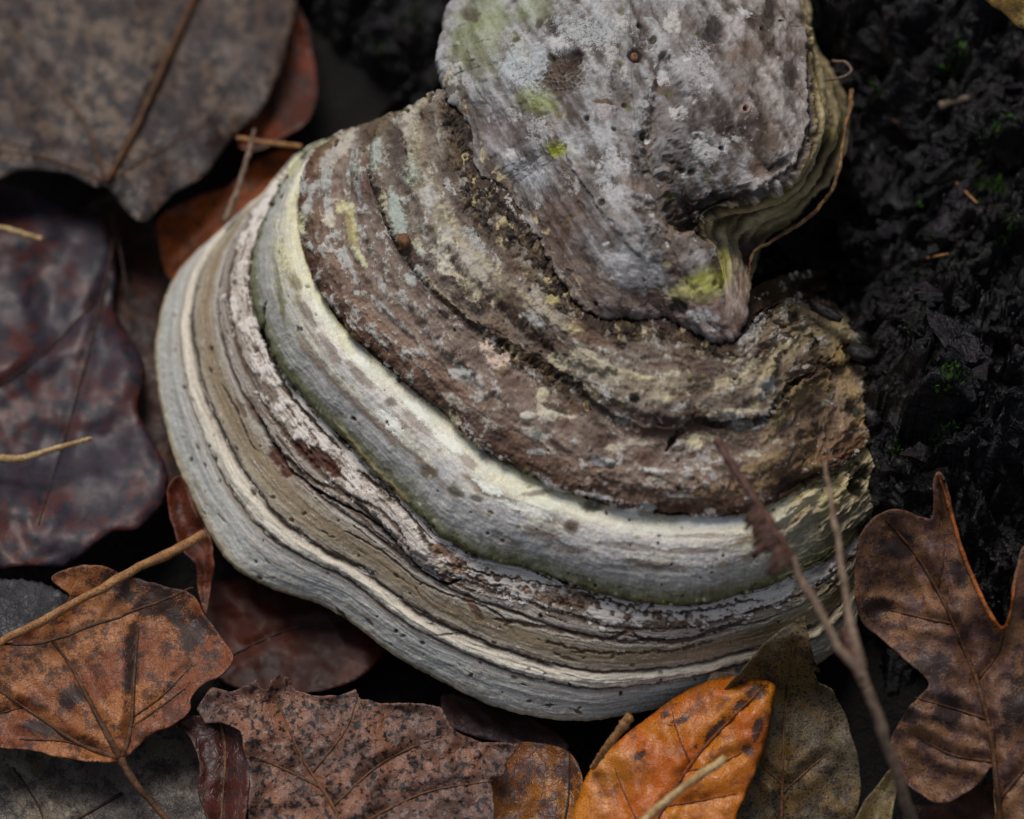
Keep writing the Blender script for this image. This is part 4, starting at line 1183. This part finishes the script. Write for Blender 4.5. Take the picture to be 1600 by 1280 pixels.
leaf('fallen_leaf', 'dark rust leaf in the shade between purple leaf and fungus',
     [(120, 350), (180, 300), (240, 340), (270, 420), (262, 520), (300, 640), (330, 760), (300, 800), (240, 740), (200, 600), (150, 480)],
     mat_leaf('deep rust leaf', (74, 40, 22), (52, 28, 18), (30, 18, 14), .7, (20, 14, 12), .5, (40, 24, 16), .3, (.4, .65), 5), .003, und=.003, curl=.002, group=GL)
# left: wet purple leaf
leaf('fallen_leaf', 'wet dark purple-brown leaf with a torn edge, glossy with rain',
     [(-160, 300), (-40, 288), (40, 290), (110, 330), (165, 345), (180, 420), (178, 480), (205, 530), (228, 580), (215, 640), (240, 690), (262, 740), (255, 790), (215, 826), (180, 830), (150, 850), (105, 884), (40, 884), (-60, 890), (-170, 860)],
     mat_leaf('purple wet leaf', (74, 42, 38), (52, 40, 50), (34, 32, 42), .7, (24, 22, 28), .5, (50, 38, 40), .08, (.42, .6), 4, .4, 5.0, .04), .014, gy=.001, gx=-.001, und=.005, curl=-.0015, crinkle=.0004, step=6,
     veins=[([(178, 330), (170, 420), (120, 620), (60, 820)], .0006), ([(150, 470), (60, 560), (-60, 640)], .0004), ([(178, 330), (200, 470), (205, 540)], .0005)], vmat=M_VDARK, group=GL)
leaf('fallen_leaf', 'blackened ragged leaf scrap under the long straw stalk',
     [(-60, 905), (10, 905), (60, 910), (105, 930), (118, 955), (100, 975), (60, 985), (20, 1010), (-60, 1020)],
     mat_leaf('black leaf', (40, 38, 46), (30, 28, 34), (20, 18, 22), .6, (14, 13, 15), .4, (24, 22, 24), .3, (.4, .7), 6), .016, und=.002, teeth=3, tooth=14, step=4, smooth=True, group=GL)
leaf('fallen_leaf', 'narrow curled chestnut leaf hanging beside the lower left rim',
     [(262, 770), (285, 745), (305, 800), (328, 840), (333, 880), (326, 930), (322, 962), (312, 930), (305, 880), (280, 850)],
     mat_leaf('chestnut sliver', (110, 56, 26), (84, 42, 22), (46, 26, 18), .5, (28, 18, 14), .4, (60, 34, 22), .3), .013, gy=-.004, und=.002, curl=.003, group=GL)
leaf('fallen_leaf', 'smooth deep red-brown leaf in shadow beneath the rim',
     [(318, 930), (370, 905), (450, 915), (540, 945), (600, 985), (596, 1025), (560, 1060), (510, 1078), (440, 1085), (370, 1075), (330, 1040)],
     mat_leaf('deep red leaf', (66, 29, 17), (44, 21, 15), (40, 20, 14), .2, (24, 14, 12), .02, (50, 24, 18), .05, (.5, .62), 4, .25, 9.0, .02), .005, und=.0035, gx=.001, veins=[([(330, 1040), (450, 985), (590, 960)], .0004)], vmat=M_VDARK, group=GL)
# lower left
leaf('fallen_leaf', 'dull grey-olive leaf with fine dark vein net under the orange-brown leaf',
     [(-80, 1170), (40, 1150), (150, 1165), (250, 1130), (320, 1120), (350, 1180), (345, 1260), (400, 1350), (200, 1400), (-80, 1390)],
     mat_leaf('grey olive leaf', (112, 102, 86), (94, 86, 80), (46, 40, 38), .6, (26, 24, 26), .4, (40, 34, 30), .75, (.4, .6), 5.0), .006, und=.002, step=5,
     veins=[([(190, 1240), (100, 1290), (0, 1320)], .0004), ([(20, 1200), (60, 1260), (80, 1330)], .0003)], vmat=M_VDARK, group=GL)
leaf('fallen_leaf', 'small maroon leaf folded over the edge of the spotted leaf',
     [(278, 1130), (310, 1118), (345, 1118), (372, 1130), (388, 1170), (388, 1230), (380, 1290), (360, 1340), (330, 1290), (312, 1240), (312, 1190), (300, 1158)],
     mat_leaf('maroon leaf', (74, 38, 30), (58, 30, 26), (36, 22, 20), .5, (24, 16, 16), .4, (104, 66, 52), .4, (.3, .5), 4.5), .015, gx=.004, und=.002, curl=.003, pucker=.0008, veins=[([(345, 1122), (352, 1180), (345, 1290)], .0005)], group=GL)
leaf('fallen_leaf', 'broad orange-brown leaf with veins fanning out from a dark stalk',
     [(188, 1188), (160, 1190), (110, 1186), (50, 1172), (-10, 1168), (-120, 1170), (-150, 1080), (-60, 1010), (0, 1005), (40, 985), (85, 960), (110, 930), (80, 905), (110, 888), (150, 884), (200, 900), (250, 915), (300, 930), (318, 960), (352, 1005), (364, 1030), (345, 1055),
      (318, 1068), (298, 1090), (296, 1110), (270, 1132), (236, 1148), (205, 1176)],
     mat_leaf('orange brown leaf', (160, 112, 74), (120, 72, 44), (66, 42, 32), .6, (34, 28, 28), .35, (86, 58, 42), .42, (.42, .62), 5.0), .019, gy=-.0015, und=.004, curl=.0015, step=4.5, pucker=.0007,
     veins=[([(188, 1186), (150, 1115), (110, 1040), (80, 1000)], .0008, 'midrib'), ([(192, 1184), (205, 1130), (210, 1050), (216, 985)], .0007), ([(185, 1186), (120, 1160), (60, 1120), (0, 1080)], .0007), ([(186, 1187), (110, 1160), (30, 1155)], .0005),
            ([(200, 1140), (250, 1105), (290, 1075)], .0004), ([(208, 1120), (250, 1090), (300, 1040)], .0003), ([(36, 1105), (10, 1112), (-30, 1120)], .0003),
            ([(190, 1188), (212, 1225), (245, 1262), (300, 1330)], .0010, 'petiole')], stains=[(240, 940, 70, 34, 10), (300, 985, 44, 40, 30), (200, 910, 60, 20, 0), (205, 1040, 16, 60, 5), (60, 1135, 34, 12, 15), (110, 1090, 34, 22, 10), (270, 1070, 12, 8, 0), (300, 1040, 14, 6, -30)], vmat=M_PET, group=GL)
# bottom centre: black-spotted leaf
leaf('fallen_leaf', 'crinkled brown leaf peppered with black spots, toothed edge towards the fungus',
     [(308, 1108), (316, 1095), (330, 1075), (360, 1082), (392, 1070), (401, 1060), (408, 1078), (420, 1078), (424, 1062), (438, 1056), (450, 1058), (462, 1080), (490, 1088), (530, 1088), (556, 1076), (562, 1092), (600, 1100), (660, 1100), (690, 1105), (702, 1135), (720, 1148), (755, 1160), (800, 1162), (806, 1174),
      (790, 1190), (786, 1212), (766, 1214), (770, 1240), (772, 1300), (760, 1370), (600, 1400), (420, 1380), (390, 1290), (390, 1200), (376, 1140), (345, 1128), (320, 1130)],
     mat_leaf('spotted leaf', (140, 104, 86), (108, 86, 78), (84, 62, 54), .55, (24, 22, 24), .85, (84, 60, 48), .45, (.4, .6), 3.6, .45, 11.0), .017, gy=-.001, und=.0045, curl=.0015, step=4, smooth=False, pucker=.0007, crinkle=.0011,
     veins=[([(560, 1400), (530, 1280), (470, 1180), (430, 1085)], .0006, 'midrib'), ([(520, 1260), (600, 1190), (690, 1150)], .0004), ([(490, 1205), (540, 1140), (560, 1085)], .0004), ([(540, 1300), (660, 1240), (770, 1220)], .0004), ([(500, 1230), (440, 1200), (390, 1180)], .0004)], group=GL)
leaf('fallen_leaf', 'dark maroon leaf scrap in the gap below the rim, behind the spotted leaf',
     [(690, 1085), (740, 1090), (800, 1105), (850, 1130), (890, 1165), (860, 1185), (800, 1165), (740, 1150), (700, 1130)],
     mat_leaf('maroon scrap', (70, 40, 36), (52, 32, 32), (34, 22, 22), .5, (24, 17, 17), .3, (44, 28, 26), .3), .006, und=.002, group=GL)
leaf('fallen_leaf', 'mottled yellow and purple-brown leaf partly under the bright orange leaf',
     [(770, 1190), (790, 1165), (830, 1160), (880, 1170), (905, 1200), (915, 1260), (920, 1360), (770, 1380), (765, 1280)],
     mat_leaf('mottled yellow leaf', (138, 92, 34), (112, 70, 30), (70, 46, 42), .7, (40, 28, 26), .4, (70, 48, 26), .4, (.3, .5), 4.0), .010, und=.002, curl=.001, veins=[([(850, 1380), (885, 1270), (890, 1175)], .0004)], vmat=M_VDARK, group=GL)
leaf('fallen_leaf', 'dark olive-brown speckled leaf with a pointed tip propped against the rim',
     [(1258, 962), (1262, 990), (1272, 1030), (1282, 1052), (1268, 1046), (1280, 1068), (1300, 1078), (1322, 1120), (1340, 1180), (1346, 1230), (1335, 1290), (1300, 1380), (1180, 1400), (1150, 1300), (1150, 1200), (1150, 1120), (1130, 1080), (1160, 1048), (1190, 1010), (1225, 980)],
     mat_leaf('olive speckled leaf', (104, 82, 46), (92, 82, 64), (56, 44, 28), .6, (28, 24, 20), .7, (124, 112, 92), .3, (.4, .6), 6.0, .4, 20.0), .016, gy=-.006, gx=-.001, und=.003, curl=.001, step=4.5, smooth=False, pucker=.0007,
     veins=[([(1215, 1400), (1222, 1250), (1226, 1120), (1240, 1010)], .0005, 'midrib'), ([(1222, 1225), (1200, 1205), (1185, 1190)], .0003), ([(1222, 1240), (1260, 1205), (1290, 1180)], .0003)],
     bend=lambda x, y: .010 * sstep(1110, 980, y), group=GL)
leaf('fallen_leaf', 'bright wet orange leaf with dark stains and a blunt rounded tip',
     [(905, 1240), (930, 1190), (975, 1150), (1020, 1115), (1070, 1080), (1120, 1060), (1160, 1056), (1195, 1062), (1212, 1075), (1206, 1110), (1198, 1150), (1186, 1190), (1165, 1240), (1140, 1300), (1090, 1390), (900, 1400), (892, 1300)],
     mat_leaf('orange leaf', (186, 124, 44), (178, 102, 36), (140, 84, 36), .5, (64, 38, 30), .28, (120, 70, 30), .4, (.3, .5), 5.0, .45, 2.4, .3), .021, gy=-.003, gx=.002, und=.002, curl=-.002, step=4.5, pucker=.0006,
     veins=[([(960, 1400), (1020, 1290), (1090, 1180), (1196, 1070)], .0007, 'midrib'), ([(1040, 1260), (1100, 1250), (1150, 1240)], .0003), ([(1075, 1205), (1120, 1195), (1170, 1170)], .0003), ([(1010, 1310), (980, 1250), (960, 1200)], .0003), ([(1080, 1195), (1060, 1150), (1050, 1110)], .0003)],
     stains=[(1184, 1084, 26, 15, -35), (1158, 1104, 24, 12, -35), (1118, 1142, 9, 34, 42), (1182, 1142, 9, 24, 10), (1062, 1126, 22, 8, -25), (1040, 1118, 12, 6, 0), (1088, 1166, 9, 6, 0), (1168, 1172, 12, 7, 20), (1000, 1180, 14, 6, -40), (1120, 1230, 7, 5, 0)], vmat=mat_stem('orange vein', (120, 62, 30), (150, 84, 36)), group=GL)
leaf('fallen_leaf', 'small olive-tan leaf tip beneath the grass stalk',
     [(1412, 1192), (1405, 1215), (1398, 1250), (1388, 1300), (1350, 1360), (1300, 1360), (1330, 1290), (1360, 1240), (1390, 1205)],
     mat_leaf('tip leaf', (112, 98, 66), (94, 80, 56), (60, 44, 34), .5, (40, 28, 22), .4, (120, 106, 80), .3), .012, gy=-.003, und=.001, curl=.002, smooth=False, group=GL)
# right: lobed oak leaf
OAK = [(1338, 870), (1348, 830), (1372, 806), (1402, 796), (1432, 806), (1455, 812), (1460, 790), (1460, 755), (1466, 738), (1476, 752), (1488, 800), (1500, 850), (1520, 905), (1545, 960), (1568, 985), (1578, 960), (1586, 900), (1604, 850), (1660, 800), (1740, 900), (1780, 1100), (1740, 1300), (1640, 1400), (1560, 1400),
       (1556, 1290), (1552, 1200), (1530, 1222), (1490, 1250), (1462, 1254), (1430, 1235), (1400, 1205), (1388, 1180), (1400, 1140), (1425, 1100), (1450, 1076), (1448, 1060), (1420, 1035), (1380, 1000), (1350, 975), (1336, 930)]
leaf('oak_leaf', 'large lobed brown oak leaf standing against the black stump',
     OAK, mat_leaf('oak leaf', (132, 101, 76), (106, 80, 64), (76, 56, 56), .65, (52, 36, 36), .45, (84, 58, 40), .35, (.42, .62), 6.0, .4, 16.0), .030, gx=.001, gy=-.007, und=.005, curl=.0012, step=4.5, pucker=.0009,
     veins=[([(1570, 1400), (1560, 1250), (1540, 1110), (1490, 975), (1440, 880), (1385, 812)], .0009, 'midrib'), ([(1490, 975), (1440, 965), (1375, 950)], .0004), ([(1545, 1125), (1500, 1110), (1430, 1090)], .0004), ([(1530, 1060), (1560, 1020), (1570, 985)], .0003),
            ([(1552, 1190), (1490, 1180), (1430, 1150)], .0004), ([(1465, 925), (1475, 850), (1468, 760)], .0004), ([(1560, 1250), (1640, 1160), (1740, 1080)], .0005)], stains=[(1400, 850, 40, 30, 20), (1370, 950, 30, 26, 0), (1460, 1040, 40, 26, 30), (1480, 1110, 30, 40, 0), (1420, 1120, 24, 30, 20), (1500, 900, 14, 40, -20), (1590, 1100, 30, 60, 10)], vmat=M_PET, cat='leaf', margin=([(1466, 742), (1478, 775), (1490, 815), (1502, 858), (1521, 905), (1545, 956), (1566, 982), (1578, 960), (1587, 905)], .00042, mat_stem('orange margin', (176, 98, 40), (132, 72, 32))))
leaf('fallen_leaf', 'shaded brown leaf lying under the oak leaf lobe',
     [(1410, 1270), (1470, 1255), (1540, 1225), (1570, 1240), (1570, 1360), (1440, 1380)],
     mat_leaf('under brown leaf', (84, 52, 32), (66, 42, 30), (40, 28, 22), .5, (26, 20, 18), .4, (54, 36, 26), .3), .009, und=.002, group=GL)
leaf('fallen_leaf', 'yellowed leaf scrap lodged high on the stump bark',
     [(1520, -30), (1545, 5), (1570, 22), (1600, 45), (1660, 40), (1660, -60), (1560, -70)],
     mat_leaf('yellow scrap', (150, 128, 62), (120, 96, 50), (84, 64, 40), .5, (60, 44, 30), .3, (100, 80, 48), .3), .108, gy=-.006, und=.003, group=GL)
leaf('fallen_leaf', 'little grey-brown leaf end wedged between rim and orange leaf',
     [(1104, 1066), (1112, 1046), (1128, 1051), (1146, 1043), (1160, 1062), (1150, 1080), (1120, 1078)],
     mat_leaf('grey end', (112, 98, 84), (88, 76, 66), (50, 42, 38), .5, (40, 34, 30), .4, (130, 118, 104), .3), .0255, und=.001, step=3, smooth=False, group=GL)


# ------------------------------------------------------------------ stalks, straws, twigs
def stalk(name, label, cat, pts, r0, r1, mat, n=40, wob=.15, seed=1, parent=None, group=None):
    p = catmull(pts, n)
    W = unproj(p[:, 0], p[:, 1], p[:, 2] )
    k = np.linspace(0, 1, n)
    rad = (r0 + (r1 - r0) * k) * (1 + .16 * fbm(k * 9 + seed, k * 0, seed, 3))
    rs = random.Random(seed)
    for q in range(2):
        rad = rad * (1 + .28 * np.exp(-((k - rs.uniform(.1, .9)) / .012) ** 2))
    Ln = np.linalg.norm(W[-1] - W[0])
    W = W + np.stack([fbm(k * 7 + seed, k * 0 + i, seed + i, 3) for i in range(3)], 1) * min(.0006, Ln * .012)
    me = tube_mesh(name, W, rad, mat, 9, wob, seed)
    return link(name, me, parent, label=label if parent is None else None, cat=cat if parent is None else None, group=group)


M_STRAW = mat_stem('straw', (176, 132, 86), (150, 104, 64))
M_PALE = mat_stem('pale straw', (206, 178, 130), (170, 136, 90))
M_GREYST = mat_stem('grey grass', (150, 128, 108), (112, 92, 78))
M_SHEATH = mat_stem('brown sheath', (104, 72, 62), (70, 46, 42))
M_ROOT = mat_stem('wiry root', (150, 116, 78), (92, 66, 44), 250)
M_DKST = mat_stem('dark stem', (88, 60, 42), (60, 42, 32))

stalk('straw', 'long straight orange-tan straw stalk slanting over the black leaf scrap', 'straw', [(-60, 1035, .026), (10, 1000, .026), (160, 918, .024), (318, 834, .020)], .0008, .0011, M_STRAW, seed=2)
stalk('straw', 'thin brown dry stem arching over the broad orange-brown leaf', 'straw', [(-40, 1010, .024), (80, 1000, .0255), (180, 965, .025), (250, 940, .024), (302, 918, .021)], .00035, .0003, M_DKST, seed=3)
stalk('straw', 'pale bent straw bit lying on the wet purple leaf', 'straw', [(-50, 712, .022), (0, 716, .021), (35, 716, .021), (80, 703, .021), (143, 685, .022)], .0012, .0005, M_PALE, seed=4)
stalk('straw', 'short pale straw tip on the upper part of the purple leaf', 'straw', [(-50, 345, .024), (10, 358, .023), (65, 374, .022)], .0006, .0007, M_PALE, seed=5)
stalk('straw', 'grey upright grass blade leaning on the upper left flank', 'straw', [(352, 345, .03), (370, 300, .032), (384, 255, .033), (398, 203, .034)], .0008, .0005, M_GREYST, seed=6)
stalk('straw', 'thin tan stem poking out sideways from the upper left edge', 'straw', [(370, 215, .030), (410, 222, .030), (470, 229, .032)], .0005, .0006, M_STRAW, seed=7)
stalk('straw', 'faint short straw poking up before the maroon scrap below the rim', 'straw', [(925, 1200, .020), (950, 1165, .028), (985, 1120, .034)], .0006, .0011, M_STRAW, seed=8)
stalk('straw', 'pale straw lying across the bright orange leaf', 'straw', [(960, 1330, .040), (1010, 1278, .041), (1075, 1225, .041), (1132, 1186, .040)], .0007, .0009, M_PALE, seed=9)
stalk('root_strand', 'thin wiry root looping down from the bark beside the upper lobe', 'root', [(1331, 140, .066), (1325, 185, .068), (1312, 262, .068), (1290, 312, .067), (1248, 352, .068), (1205, 376, .070), (1180, 395, .070), (1170, 425, .068), (1163, 468, .066)], .00055, .00032, M_ROOT, 90, .6, 10)
stalk('root_strand', 'short curled grey rootlet on the bark above the lobe edge', 'root', [(1290, 126, .070), (1312, 122, .071), (1330, 112, .071), (1322, 98, .070), (1300, 95, .069)], .0003, .0003, M_GREYST, 30, .3, 11)

# forked seed stalk in front
SG = link('grass_stalk', None, label='forked dry grass stalk with a dark seed head leaning over the right rim', cat='grass stalk')
stalk('stem', '', '', [(1232, 862, .083), (1262, 925, .081), (1305, 1000, .078), (1350, 1065, .074), (1385, 1160, .064), (1425, 1280, .045), (1462, 1390, .004)], .0008, .0012, M_GREYST, 60, .15, 12, SG)
stalk('stem', '', '', [(1289, 722, .082), (1298, 780, .082), (1312, 870, .081), (1325, 950, .079), (1340, 1020, .077), (1352, 1072, .0735)], .0004, .0011, M_GREYST, 50, .15, 13, SG)
stalk('sheath', '', '', [(1119, 688, .084), (1140, 722, .084), (1168, 762, .084), (1196, 806, .084), (1215, 838, .0838), (1236, 870, .083)], .0009, .0010, M_SHEATH, 50, .35, 14, SG)
stalk('sheath', '', '', [(1322, 985, .0765), (1330, 1010, .0765), (1338, 1030, .076), (1348, 1062, .0745)], .0015, .0009, M_SHEATH, 24, .25, 15, SG)
rng = random.Random(12)
for k in range(18):
    w = k / 17
    ax, ay = 1188 + 44 * w + rng.uniform(-3, 3), 792 + 84 * w
    dx, dy = -rng.uniform(6, 24), rng.uniform(6, 22)
    stalk('seed', '', '', [(ax, ay, .0835), (ax + dx * .5, ay + dy * .4, .0845), (ax + dx, ay + dy, .084), (ax + dx * 1.3, ay + dy * 1.5, .083)], .0010, .0004, M_SHEATH if k % 2 else M_DKST, 10, .6, 20 + k, SG)

# ------------------------------------------------------------------ loose bark, moss and bits on the stump
def trunk_hit(px, py):
    """where the sight line through a pixel meets the stump"""
    z = np.linspace(.16, -.01, 240)
    P = unproj(np.full(240, px), np.full(240, py), z)
    tz = trunk_z(P[:, 0], P[:, 1])
    k = np.nonzero(P[:, 2] <= tz)[0]
    i = k[0] if len(k) else 239
    return P[i]


def mat_flake(name, c1, c2, rough):
    m = NT(name)
    co = m.n('TexCoord').outputs['Generated']
    n1 = m.noise(co, 3, 5, .6); n2 = m.noise(co, 14, 4, .6)
    m.bump(m.math('ADD', n1, m.math('MULTIPLY', n2, .5)), .9, .0014)
    return m.fin(m.mix(m.mr(n2, .4, .6), lin(c1), lin(c2)), m.mr(n2, .4, .6, rough - .18, rough + .08), .42)


M_FLAKE = [mat_flake('bark flake ' + n, a, b, r) for n, a, b, r in (('violet', (40, 31, 42), (12, 11, 15), .32), ('black', (18, 18, 24), (6, 6, 8), .34), ('brown', (46, 33, 35), (16, 12, 14), .4))]


def flake_mesh(seed):
    rs = np.random.RandomState(seed)
    n = 16
    ang = np.linspace(0, 2 * math.pi, n, endpoint=False)
    r = 1 + .55 * fbm(np.cos(ang) * 1.4 + seed * 3, np.sin(ang) * 1.4, seed, 3)
    el = rs.uniform(.45, .8); w = rs.uniform(-1, 1, 4)
    V, F = [], []
    for sc, dz in ((1.03, -.35), (1.0, .0), (.82, .07), (.45, .05)):
        x, y = r * np.cos(ang) * sc, r * np.sin(ang) * el * sc
        z = .3 * w[0] * x * x + .4 * w[1] * y * y + .16 * fbm(x * 2.2 + seed, y * 2.2, seed + 5, 3) + dz
        V += list(zip(x, y, z))
    V.append((0, 0, .05)); c = len(V) - 1
    for k in range(3):
        for i in range(n):
            j = (i + 1) % n
            F.append((k * n + i, k * n + j, (k + 1) * n + j, (k + 1) * n + i))
    for i in range(n): F.append((3 * n + i, 3 * n + (i + 1) % n, c))
    me = bpy.data.meshes.new('bark_flake')
    me.from_pydata(V, [], F)
    me.materials.append(M_FLAKE[seed % 3])
    return me


FL = [flake_mesh(i) for i in range(12)]
rng = random.Random(77)
nf = 0
for k in range(240):
    if k < 190: px, py = rng.uniform(1150, 1640), rng.uniform(-30, 1000)
    else: px, py = rng.uniform(460, 760), rng.uniform(-40, 215)
    w = trunk_hit(px, py)
    if w[2] < .002: continue
    if px > 1150 and py > 420 and px < 1385: continue
    o = link('bark_flake', FL[rng.randrange(12)], STUMP)
    s = rng.choice([.0016, .0022, .003, .004, .005, .0065])
    o.location = (w[0], w[1], w[2] + s * .02)
    o.scale = (s * rng.uniform(.8, 1.5), s, s * rng.uniform(.6, 1.1))
    e = .003; gx = np.array([w[0] - e, w[0] + e, w[0], w[0]]); gy = np.array([w[1], w[1], w[1] - e, w[1] + e]); gz = trunk_z(gx, gy)
    nrm = Vector((-(gz[1] - gz[0]) / (2 * e), -(gz[3] - gz[2]) / (2 * e), 1)).normalized() + Vector((rng.uniform(-.3, .3), rng.uniform(-.3, .3), 0))
    q = nrm.to_track_quat('Z', 'Y')
    o.rotation_euler = (q @ __import__('mathutils').Quaternion((0, 0, 1), rng.uniform(0, 6.28))).to_euler()
    nf += 1


def crumbs():
    rs = np.random.RandomState(5)
    base = np.array([(1, 0, 0), (-1, 0, 0), (0, 1, 0), (0, -1, 0), (0, 0, 1), (0, 0, -1)], float)
    tri = np.array([(0, 2, 4), (2, 1, 4), (1, 3, 4), (3, 0, 4), (2, 0, 5), (1, 2, 5), (3, 1, 5), (0, 3, 5)])
    n = 5000
    S = rs.uniform(-.02, .29, n); D = rs.uniform(.0, .15, n)
    x = G0[0] + S * TDIR[0] + D * TNOR[0]; y = G0[1] + S * TDIR[1] + D * TNOR[1]
    z = trunk_z(x, y)
    sc = .0004 * np.exp(rs.uniform(0, 1.7, n))
    V = base[None] * rs.uniform(.5, 1.3, (n, 6, 1)) * np.array([1.2, 1, .7]) + rs.uniform(-.25, .25, (n, 6, 3))
    ang = rs.uniform(0, 6.28, n); tl = rs.uniform(-.7, .7, n)
    X = V[..., 0] * np.cos(ang)[:, None] - V[..., 1] * np.sin(ang)[:, None]; Y = V[..., 0] * np.sin(ang)[:, None] + V[..., 1] * np.cos(ang)[:, None]
    W = np.stack([X, Y, V[..., 2] + X * tl[:, None]], -1) * sc[:, None, None] + np.stack([x, y, z + sc * .25], -1)[:, None]
    F = (tri[None] + (np.arange(n) * 6)[:, None, None]).reshape(-1, 3)
    me = mesh_np('bark_crumbs', W.reshape(-1, 3), F, M_BARK, smooth=False)
    link('bark_crumbs', me, STUMP, kind='stuff')


crumbs()


def moss(px, py, rad, n, seed, z=None):
    rs = random.Random(seed)
    V, F = [], []
    c = trunk_hit(px, py) if z is None else unproj(px, py, z)
    for k in range(n):
        a, r = rs.uniform(0, 6.28), rad * math.sqrt(rs.random())
        x, y = c[0] + r * math.cos(a), c[1] + r * math.sin(a)
        zz = float(trunk_z(np.array([x]), np.array([y]))[0]) if z is None else z
        h = rs.uniform(.0008, .0024)
        tx, ty = rs.uniform(-.0012, .0012), rs.uniform(-.0012, .0012)
        b = rs.uniform(0, 3.14); dx, dy = math.cos(b) * .00028, math.sin(b) * .00028
        i = len(V)
        V += [(x - dx, y - dy, zz), (x + dx, y + dy, zz), (x + tx * .6 + dx * 1.2, y + ty * .6 + dy * 1.2, zz + h * .6), (x + tx * .6 - dx * 1.2, y + ty * .6 - dy * 1.2, zz + h * .6), (x + tx, y + ty, zz + h)]
        F += [(i, i + 1, i + 2, i + 3), (i + 3, i + 2, i + 4)]
    me = bpy.data.meshes.new('moss'); me.from_pydata(V, [], F); me.materials.append(M_MOSS)
    return me


for i, (a, b, r, n) in enumerate(((1540, 295, .0045, 160), (1492, 605, .004, 130), (1575, 358, .002, 50), (1400, 705, .0015, 30), (1490, 105, .003, 60), (1360, 128, .0012, 16), (1362, 182, .0012, 18), (1560, 200, .004, 40), (1425, 505, .002, 26), (1435, 330, .0012, 16), (590, 120, .004, 40), (640, 40, .003, 30), (1205, 330, .0015, 16))):
    link('moss_tuft', moss(a, b, r, n, i), STUMP, kind='stuff')

M_CHIP = mat_plain('wood chip', (120, 106, 92), (84, 72, 62), 500, .7)
M_CHAR = mat_plain('charred wood', (22, 21, 23), (34, 30, 30), 400, .5, .4)


def on_trunk_stalk(name, label, cat, a, b, r, mat, lift=.0012, group=None, sides=.2):
    A, B = trunk_hit(*a), trunk_hit(*b)
    W = np.array([A * (1 - t) + B * t for t in np.linspace(0, 1, 12)]); W[:, 2] += lift
    link(name, tube_mesh(name, W, np.linspace(r, r * .7, 12), mat, 7, sides, 3), label=label, cat=cat, group=group)


on_trunk_stalk('straw', 'short tan straw bit beside green moss on the bark', 'straw', (1490, 288), (1525, 322), .0004, M_STRAW)
on_trunk_stalk('straw', 'thin brown needle lying on black bark between upper lobe and wood chip', 'straw', (1394, 192), (1426, 226), .0003, M_DKST)
on_trunk_stalk('wood_chip', 'pale splintered wood chip on the black bark', 'wood chip', (1464, 172), (1512, 158), .0013, M_CHIP, sides=.5)
on_trunk_stalk('straw', 'tiny tan straw on the bark below the flat bark plate', 'straw', (1448, 408), (1480, 402), .0004, M_STRAW)


def lump(name, label, cat, px, py, z, sx, sy, sz, rot, mat, seed):
    rs = np.random.RandomState(seed)
    th, ph = np.meshgrid(np.linspace(0, math.pi, 12), np.linspace(0, 2 * math.pi, 18, endpoint=False), indexing='ij')
    d = np.stack([np.sin(th) * np.cos(ph), np.sin(th) * np.sin(ph), np.cos(th)], -1)
    r = 1 + .28 * fbm(d[..., 0] * 2 + seed, d[..., 1] * 2 + d[..., 2] * 1.7, seed, 3)
    P = d * r[..., None] * np.array([sx, sy, sz])
    F = []
    for i in range(11):
        for j in range(18):
            F.append((i * 18 + j, (i + 1) * 18 + j, (i + 1) * 18 + (j + 1) % 18, i * 18 + (j + 1) % 18))
    me = mesh_np(name, P.reshape(-1, 3), np.array(F), mat)
    o = link(name, me, label=label, cat=cat)
    o.location = unproj(px, py, z); o.rotation_euler = (0, 0, R(rot))
    return o


lump('charred_chip', 'black elongated wood fragment stuck at the upper right end of the ring bands', 'wood chip', 1290, 487, .050, .0042, .0014, .0013, -32, M_CHAR, 3)
lump('charred_chip', 'black crumb lodged in the right edge of the ring bands', 'wood chip', 1345, 552, .045, .0034, .002, .0016, -20, M_CHAR, 4)
lump('charred_chip', 'black chunk wedged under a ragged tooth of the right edge', 'wood chip', 1362, 650, .038, .0030, .0022, .0018, -40, M_CHAR, 5)
lump('grit_grain', 'white angular grit grain stuck in the brown inner band', 'grit', 825, 651, .0705, .0019, .0011, .0009, 0, mat_plain('white grit', (206, 200, 186), (180, 172, 156), 900, .6), 6)
lump('grit_grain', 'brown seed-like grain stuck on the grey left shoulder', 'grit', 632, 376, .0742, .0014, .0018, .0012, 20, mat_plain('brown grit', (128, 88, 58), (92, 60, 42), 900, .6), 7)
